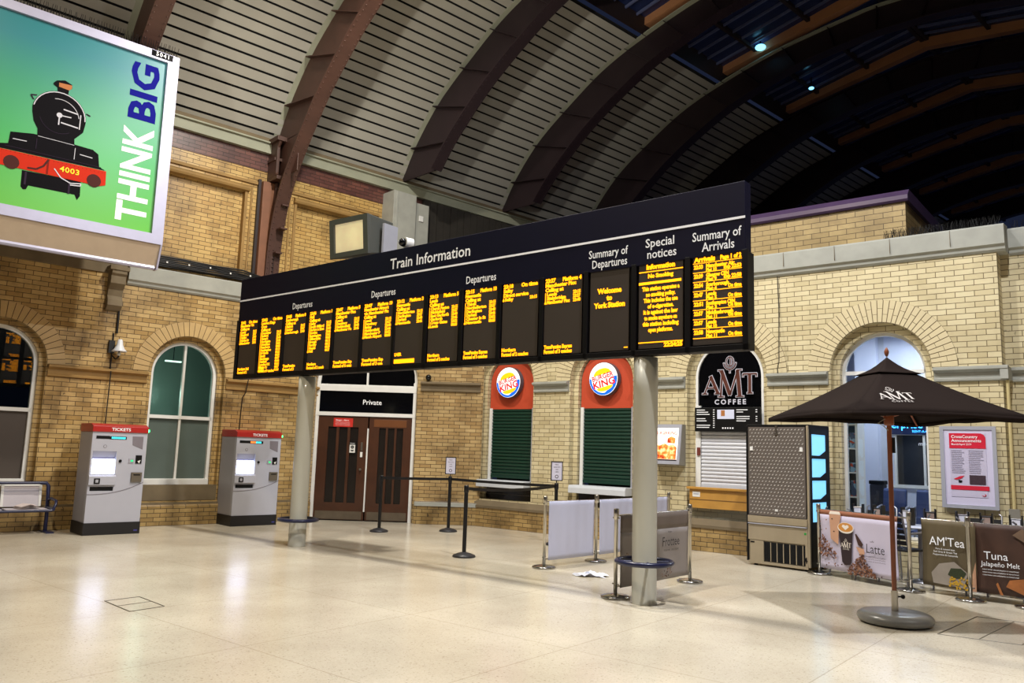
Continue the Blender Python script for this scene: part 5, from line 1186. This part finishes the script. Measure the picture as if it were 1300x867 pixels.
# valance hem
for k in range(4):
    B_, C_ = cor[k], cor[(k+1) % 4]; n = 12; vs = []
    for i in range(n+1):
        u = i/n; p = B_.lerp(C_, u); p.z += .04*.6*sin(pi*u); p = p+Vector((-p.x, -p.y, 0))*(.045*sin(pi*u)); vs.append(p); q = p.copy(); q.z -= .045+.006*sin(17*u); vs.append(q*1.0)
    mb.add(vs, [(2*i, 2*i+1, 2*i+3, 2*i+2) for i in range(n)], CAN, True)
cn = mb.build('canopy', t); q = cn.modifiers.new('s', 'SOLIDIFY'); q.thickness = .004
mb = MB(); ap2 = Vector((0, 0, 2.70))
c2 = [Vector((.33*cos(az+q*pi/2), .33*sin(az+q*pi/2), 2.515)) for q in range(4)]
for k in range(4): panel(mb, ap2, c2[k], c2[(k+1) % 4], CAN, 6, hem=0)
o = mb.build('vent_cap', t); q = o.modifiers.new('s', 'SOLIDIFY'); q.thickness = .005
# lettering on the front panel (between the near corner and the right corner)
Fp, Rp = cor[3], cor[0]; Lh = (Rp-Fp).length; ex = (Rp-Fp)/Lh; mid = (Fp+Rp)/2; Hh = (ap-mid).length
nn = ex.cross(ap-mid).normalized()
if nn.z < 0: nn = -nn
mb = MB(); amt(mb, Lh/2-.30, .27, .2, 0, mat('canopy_print', (200, 194, 188), .6)); wr = []
for X, Y, Z in mb.v:
    X0 = X-(Lh/2-.3); X, Z = X+.05*Z*0, Z+.055*X0
    v = 1-Z/Hh; u = (X-Lh/2*(1-v))/(Lh*v); p = ap.lerp(Fp.lerp(Rp, u), v); p.z += -.03*sin(pi*v)+.04*sin(pi*u)*v*v*.6
    p = p+Vector((-p.x, -p.y, 0))*(.045*sin(pi*u)*v)+nn*.012; wr.append(tuple(p))
mb.v = wr; mb.build('canopy_lettering', cn)
mb = MB(); WD = mat('parasol_wood', (128, 66, 34), .4, vari=.2, scale=8, coat=.3)
mb.cyl((0, 0, .28), (0, 0, 2.66), .024, .024, WD, 16); mb.build('pole', t)
mb = MB(); mb.lathe([(.0, 2.7), (.012, 2.71), (.022, 2.735), (.024, 2.76), (.014, 2.785), (.006, 2.8)], WD, 14); mb.build('finial', t)
for k in range(4):
    d = cor[k].normalized(); d = Vector((cor[k].x, cor[k].y, 0)).normalized()
    mb = MB(); mb.tube([(0, 0, 2.56), tuple(d*(D*.5)+Vector((0, 0, 2.285))), tuple(d*(D-.03)+Vector((0, 0, HZ-.025)))], .011, WD, 6); r_ = mb.build('rib', t)
    mb = MB(); mb.tube([tuple(d*.05+Vector((0, 0, 2.08))), tuple(d*.62+Vector((0, 0, 2.26)))], .009, WD, 6); mb.build('strut', r_)
mb = MB(); mb.lathe([(.045, 1.98), (.05, 2.0), (.05, 2.1), (.04, 2.12)], WD, 16); mb.box(.02, .05, -.02, .02, 1.7, 1.86, BLACK); mb.build('runner', t)
mb = MB(); mb.tube([(-.05, -.02, 2.05), (-.14, -.06, 2.0), (-.09, -.08, 1.97), (-.03, -.04, 1.93)], .006, mat('cord', (150, 140, 120), .7), 6); mb.build('pulley_cord', t)
mb = MB()
for k in range(3): mb.tube([tuple(cor[0]+Vector((-.03*k, .01*k, 0))), tuple(cor[0]+Vector((.04-.04*k, 0, -.05))), tuple(cor[0]+Vector((.04-.05*k, .01, -.18-.05*k)))], .005, BLACK, 5)
mb.build('tie_strap', t)
CONC = mat('polished_stone', (128, 128, 126), .28, vari=.15, scale=5)
mb = MB(); mb.lathe([(.3, 0), (.345, .02), (.36, .05), (.352, .08), (.32, .105), (.26, .115), (.06, .12)], CONC, 40); mb.build('stone_base', t)
mb = MB(); mb.cyl((0, 0, .11), (0, 0, .32), .033, .033, STEEL, 18); mb.cyl((.03, -.0, .26), (.08, 0, .26), .008, .008, BLACK, 8); mb.ball((.085, 0, .26), .022, BLACK, 10, 8); mb.build('stem', t)

# ------------------------------------------------------------------ cafe tables, holders and chairs behind the banners
BLKP = mat('chair_black', (20, 19, 21), .45); ALU = mat('aluminium', (178, 178, 184), .3, .9)
def chair(x, y_, rz, label, src=[None]):
    M = frame((x, y_), (cos(rz), sin(rz)))
    if src[0]: return copy_thing(src[0], M, label, 'cafe chairs behind the banners')
    t = thing('cafe_chair', label, 'chair', M, 'cafe chairs behind the banners')
    mb = MB(); mb.box(-.2, .2, -.2, .2, .43, .46, BLKP)
    mb.build('seat', t, bevel=.012)
    mb = MB()
    for k in range(5): mb.prism_x([(.2+.018*k, .52+.075*k), (.215+.018*k, .52+.075*k), (.225+.018*k, .575+.075*k), (.21+.018*k, .575+.075*k)], -.2, .2, BLKP)
    mb.build('backrest', t)
    for sx_ in (-.22, .22):
        mb = MB(); mb.tube([(sx_, .24, 0), (sx_, .19, .45), (sx_*.95, .3, .92), (sx_*.8, .31, .945)], .013, ALU, 8); mb.build('leg', t)
        mb = MB(); mb.tube([(sx_, -.22, 0), (sx_, -.2, .45), (sx_, -.18, .66), (sx_*1.1, -.1, .69), (sx_*1.05, .22, .67)], .013, ALU, 8); mb.build('leg', t)
    src[0] = t; return t
TBL = [(5.25, 11.75), (5.7, 11.2), (6.15, 10.65), (6.55, 10.15)]
rngp = []
for k, lb in enumerate(('black cafe chair behind the right half of the coffee cup banner', 'black slatted cafe chair seen through the gap beside the coffee cup banner', 'black cafe chair behind the tea banner', 'black cafe chair behind the toasted sandwich banner')):
    rngp.append((TBL[k][0]-.894*.34, TBL[k][1]-.447*.34, 2.035, lb))
for k, lb in enumerate(('black cafe chair against the brick below the waiting room window', 'black cafe chair below the announcement poster')):
    rngp.append((TBL[k*2][0]+.632*.38, TBL[k*2][1]+.775*.38, 2.46-pi, lb))
for x, y_, rz, lb in rngp: chair(x, y_, rz, lb)
TT = mat('table_top_pale', (190, 196, 214), .3)
def table(x, y_, label, src=[None]):
    M = frame((x, y_), dC)
    if src[0]: return copy_thing(src[0], M, label, 'cafe tables behind the banners')
    t = thing('cafe_table', label, 'table', M, 'cafe tables behind the banners')
    mb = MB(); mb.lathe([(.3, .72), (.315, .728), (.315, .742), (.3, .75)], TT, 28); mb.build('table_top', t)
    mb = MB(); mb.cyl((0, 0, .04), (0, 0, .72), .03, .03, ALU, 14); mb.build('leg', t)
    mb = MB(); mb.lathe([(.22, 0), (.22, .012), (.05, .04), (.03, .05)], ALU, 24); mb.build('base', t)
    src[0] = t; return t
for (x, y_), lb in zip(TBL, ('round cafe table nearest the fridge', 'round cafe table below the waiting room window', 'round cafe table below the announcement poster', 'round cafe table at the right end behind the banners')): table(x, y_, lb)
def holder(x, y_, rz, k, label, z=.75):
    t = thing('menu_holder', label, 'menu holder', frame((x, y_, z), (cos(rz), sin(rz))), 'menu holders and napkin boxes on the cafe tables')
    mb = MB(); mb.box(-.06, .06, -.04, .04, 0, .2, ALU if k % 2 else BLKP); mb.build('box', t, bevel=.008)
    mb = MB(); mb.box(-.045, .045, -.046, -.04, .02, .18, [mat('card_picture', (150, 130, 120), .5, vari=.5, scale=30), mat('card_white', (214, 214, 224), .5)][k % 2]); mb.build('card', t)
    mb = MB(); mb.box(-.075, -.06, -.05, .05, 0, .24, BLKP); mb.box(.06, .075, -.05, .05, 0, .24, BLKP); mb.build('side_plate', t)
LBH = ['picture napkin box on the table nearest the fridge', 'second box on the table nearest the fridge', 'white card box under the waiting room window', 'picture box just right of the parasol pole', 'white card box below the announcement poster', 'picture box below the poster centre', 'small box at the right end table', 'second small box at the right end table']
for k in range(8):
    x, y_ = TBL[k//2]; s_ = -.15 if k % 2 else .13
    holder(x+dC[0]*s_-.632*.12*0, y_+dC[1]*s_, -.65+.3*(k % 3-1), k, LBH[k])

# ------------------------------------------------------------------ litter, floor hatches
mb = MB(); PAPW = mat('tissue', (222, 226, 240), .7, vari=.04)
n = 12; vs = []
for j in range(n+1):
    for i in range(n+1):
        u = i/n-.5; v = j/n-.5; vs.append((u*.42+.03*sin(9*v), v*.26+.03*sin(7*u), .006+.05*abs(sin(11*u+3*v))*abs(cos(6*v+4*u))*(1-abs(2*u))**.5+.02*(1-abs(2*v))*abs(sin(17*u))))
mb.add(vs, [(j*(n+1)+i, j*(n+1)+i+1, (j+1)*(n+1)+i+1, (j+1)*(n+1)+i) for j in range(n) for i in range(n)], PAPW)
tag(mb.build('crumpled_tissue', M=frame((1.13, 10.81), (.9, -.3))), 'crumpled white tissue lying on the floor beside the banner pen', 'litter')
STRIP = mat('hatch_strip', (92, 86, 74), .4, .4)
def hatch(pts, label):
    o = Vector(pts[0]+(0,)); mb = MB()
    for a, b in zip(pts, pts[1:]+pts[:1]):
        a = Vector(a+(0,))-o; b = Vector(b+(0,))-o; mb.tube([(a.x, a.y, .0), (b.x, b.y, .0)], .006, STRIP, 4)
    a = (Vector(pts[0]+(0,))+Vector(pts[3]+(0,)))/2-o; b = (Vector(pts[1]+(0,))+Vector(pts[2]+(0,)))/2-o; mb.tube([tuple(a), tuple(b)], .005, STRIP, 4)
    tag(mb.build('floor_hatch', M=Matrix.Translation(o)), label, 'floor hatch')
hatch([(-3.95, 8.18), (-3.73, 8.45), (-3.29, 8.02), (-3.49, 7.73)], 'inset floor hatch outline left of centre in front of the first ticket machine')
hatch([(4.13, 7.86), (5.05, 8.8), (5.6, 8.4), (4.7, 7.5)], 'inset floor hatch outline at the right edge beside the parasol base')
# bird spikes along the cornice of the cafe building
mb = MB()
for k in range(260):
    x = 3.3+1.55*k/260; y0 = .02+.1*random.random(); mb.cyl((x, y0, 5.07), (x+random.uniform(-.05, .05), y0+random.uniform(-.06, .06), 5.2+.03*random.random()), .0035, .002, BLACK, 4, False)
for k in range(120):
    x = 4.95+1.6*k/120; y0 = .36+.1*random.random(); mb.cyl((x, y0, 5.07), (x+random.uniform(-.05, .05), y0+random.uniform(-.06, .06), 5.2), .0035, .002, BLACK, 4, False)
tag(mb.build('bird_spikes', M=FC), 'row of black bird spikes along the stone cornice of the cafe building', 'bird spikes', kind='stuff')
# two small lit roof lamps
CYL = mat('roof_lamp_glow', (140, 220, 255), .4, emit=(120, 210, 255), es=3)
for (a, n_, z), lb in (((11.44, 6.05, 11.75), 'small blue-white roof lamp beside the first orange roof beam at the top'), ((14.1, 6.04, 11.6), 'tiny blue-white roof lamp below the second orange roof beam')):
    t = thing('roof_lamp', lb, 'lamp', at(FA, a, -n_, z), 'small roof lamps')
    mb = MB(); mb.ball((0, 0, 0), .13 if n_ > 6.045 else .07, CYL, 14, 8, (1, 1, .5)); mb.build('globe', t); mb = MB(); mb.cyl((0, 0, .03), (0, 0, .5), .02, .02, BLACK, 8); mb.build('hanger', t)

# second board across the concourse, seen mirrored in the left window
t = thing('departure_board', 'amber lit board across the concourse, seen only as a reflection in the left window', 'board', FA @ Matrix.Translation((2.3, -20.5, 3.6)) @ Matrix.Rotation(pi, 4, 'Z'))
mb = MB(); mb.box(-2.2, 3.2, -.1, .2, -.1, 2.2, BOARDK); mb.build('housing', t, bevel=.01)
scr = [o for o in bd.children if o.name.startswith('screen')]
for r in range(2):
    for k in range(7):
        o = scr[(2*k+3*r) % 11]; c = o.copy(); COL.objects.link(c); c.parent = t
        x0 = SCR[(2*k+3*r) % 11][0]; c.matrix_local = Matrix.Translation((-2.1-x0+.74*k, 0, 1.05*r-.05))
        for g in o.children:
            e = g.copy(); COL.objects.link(e); e.parent = c
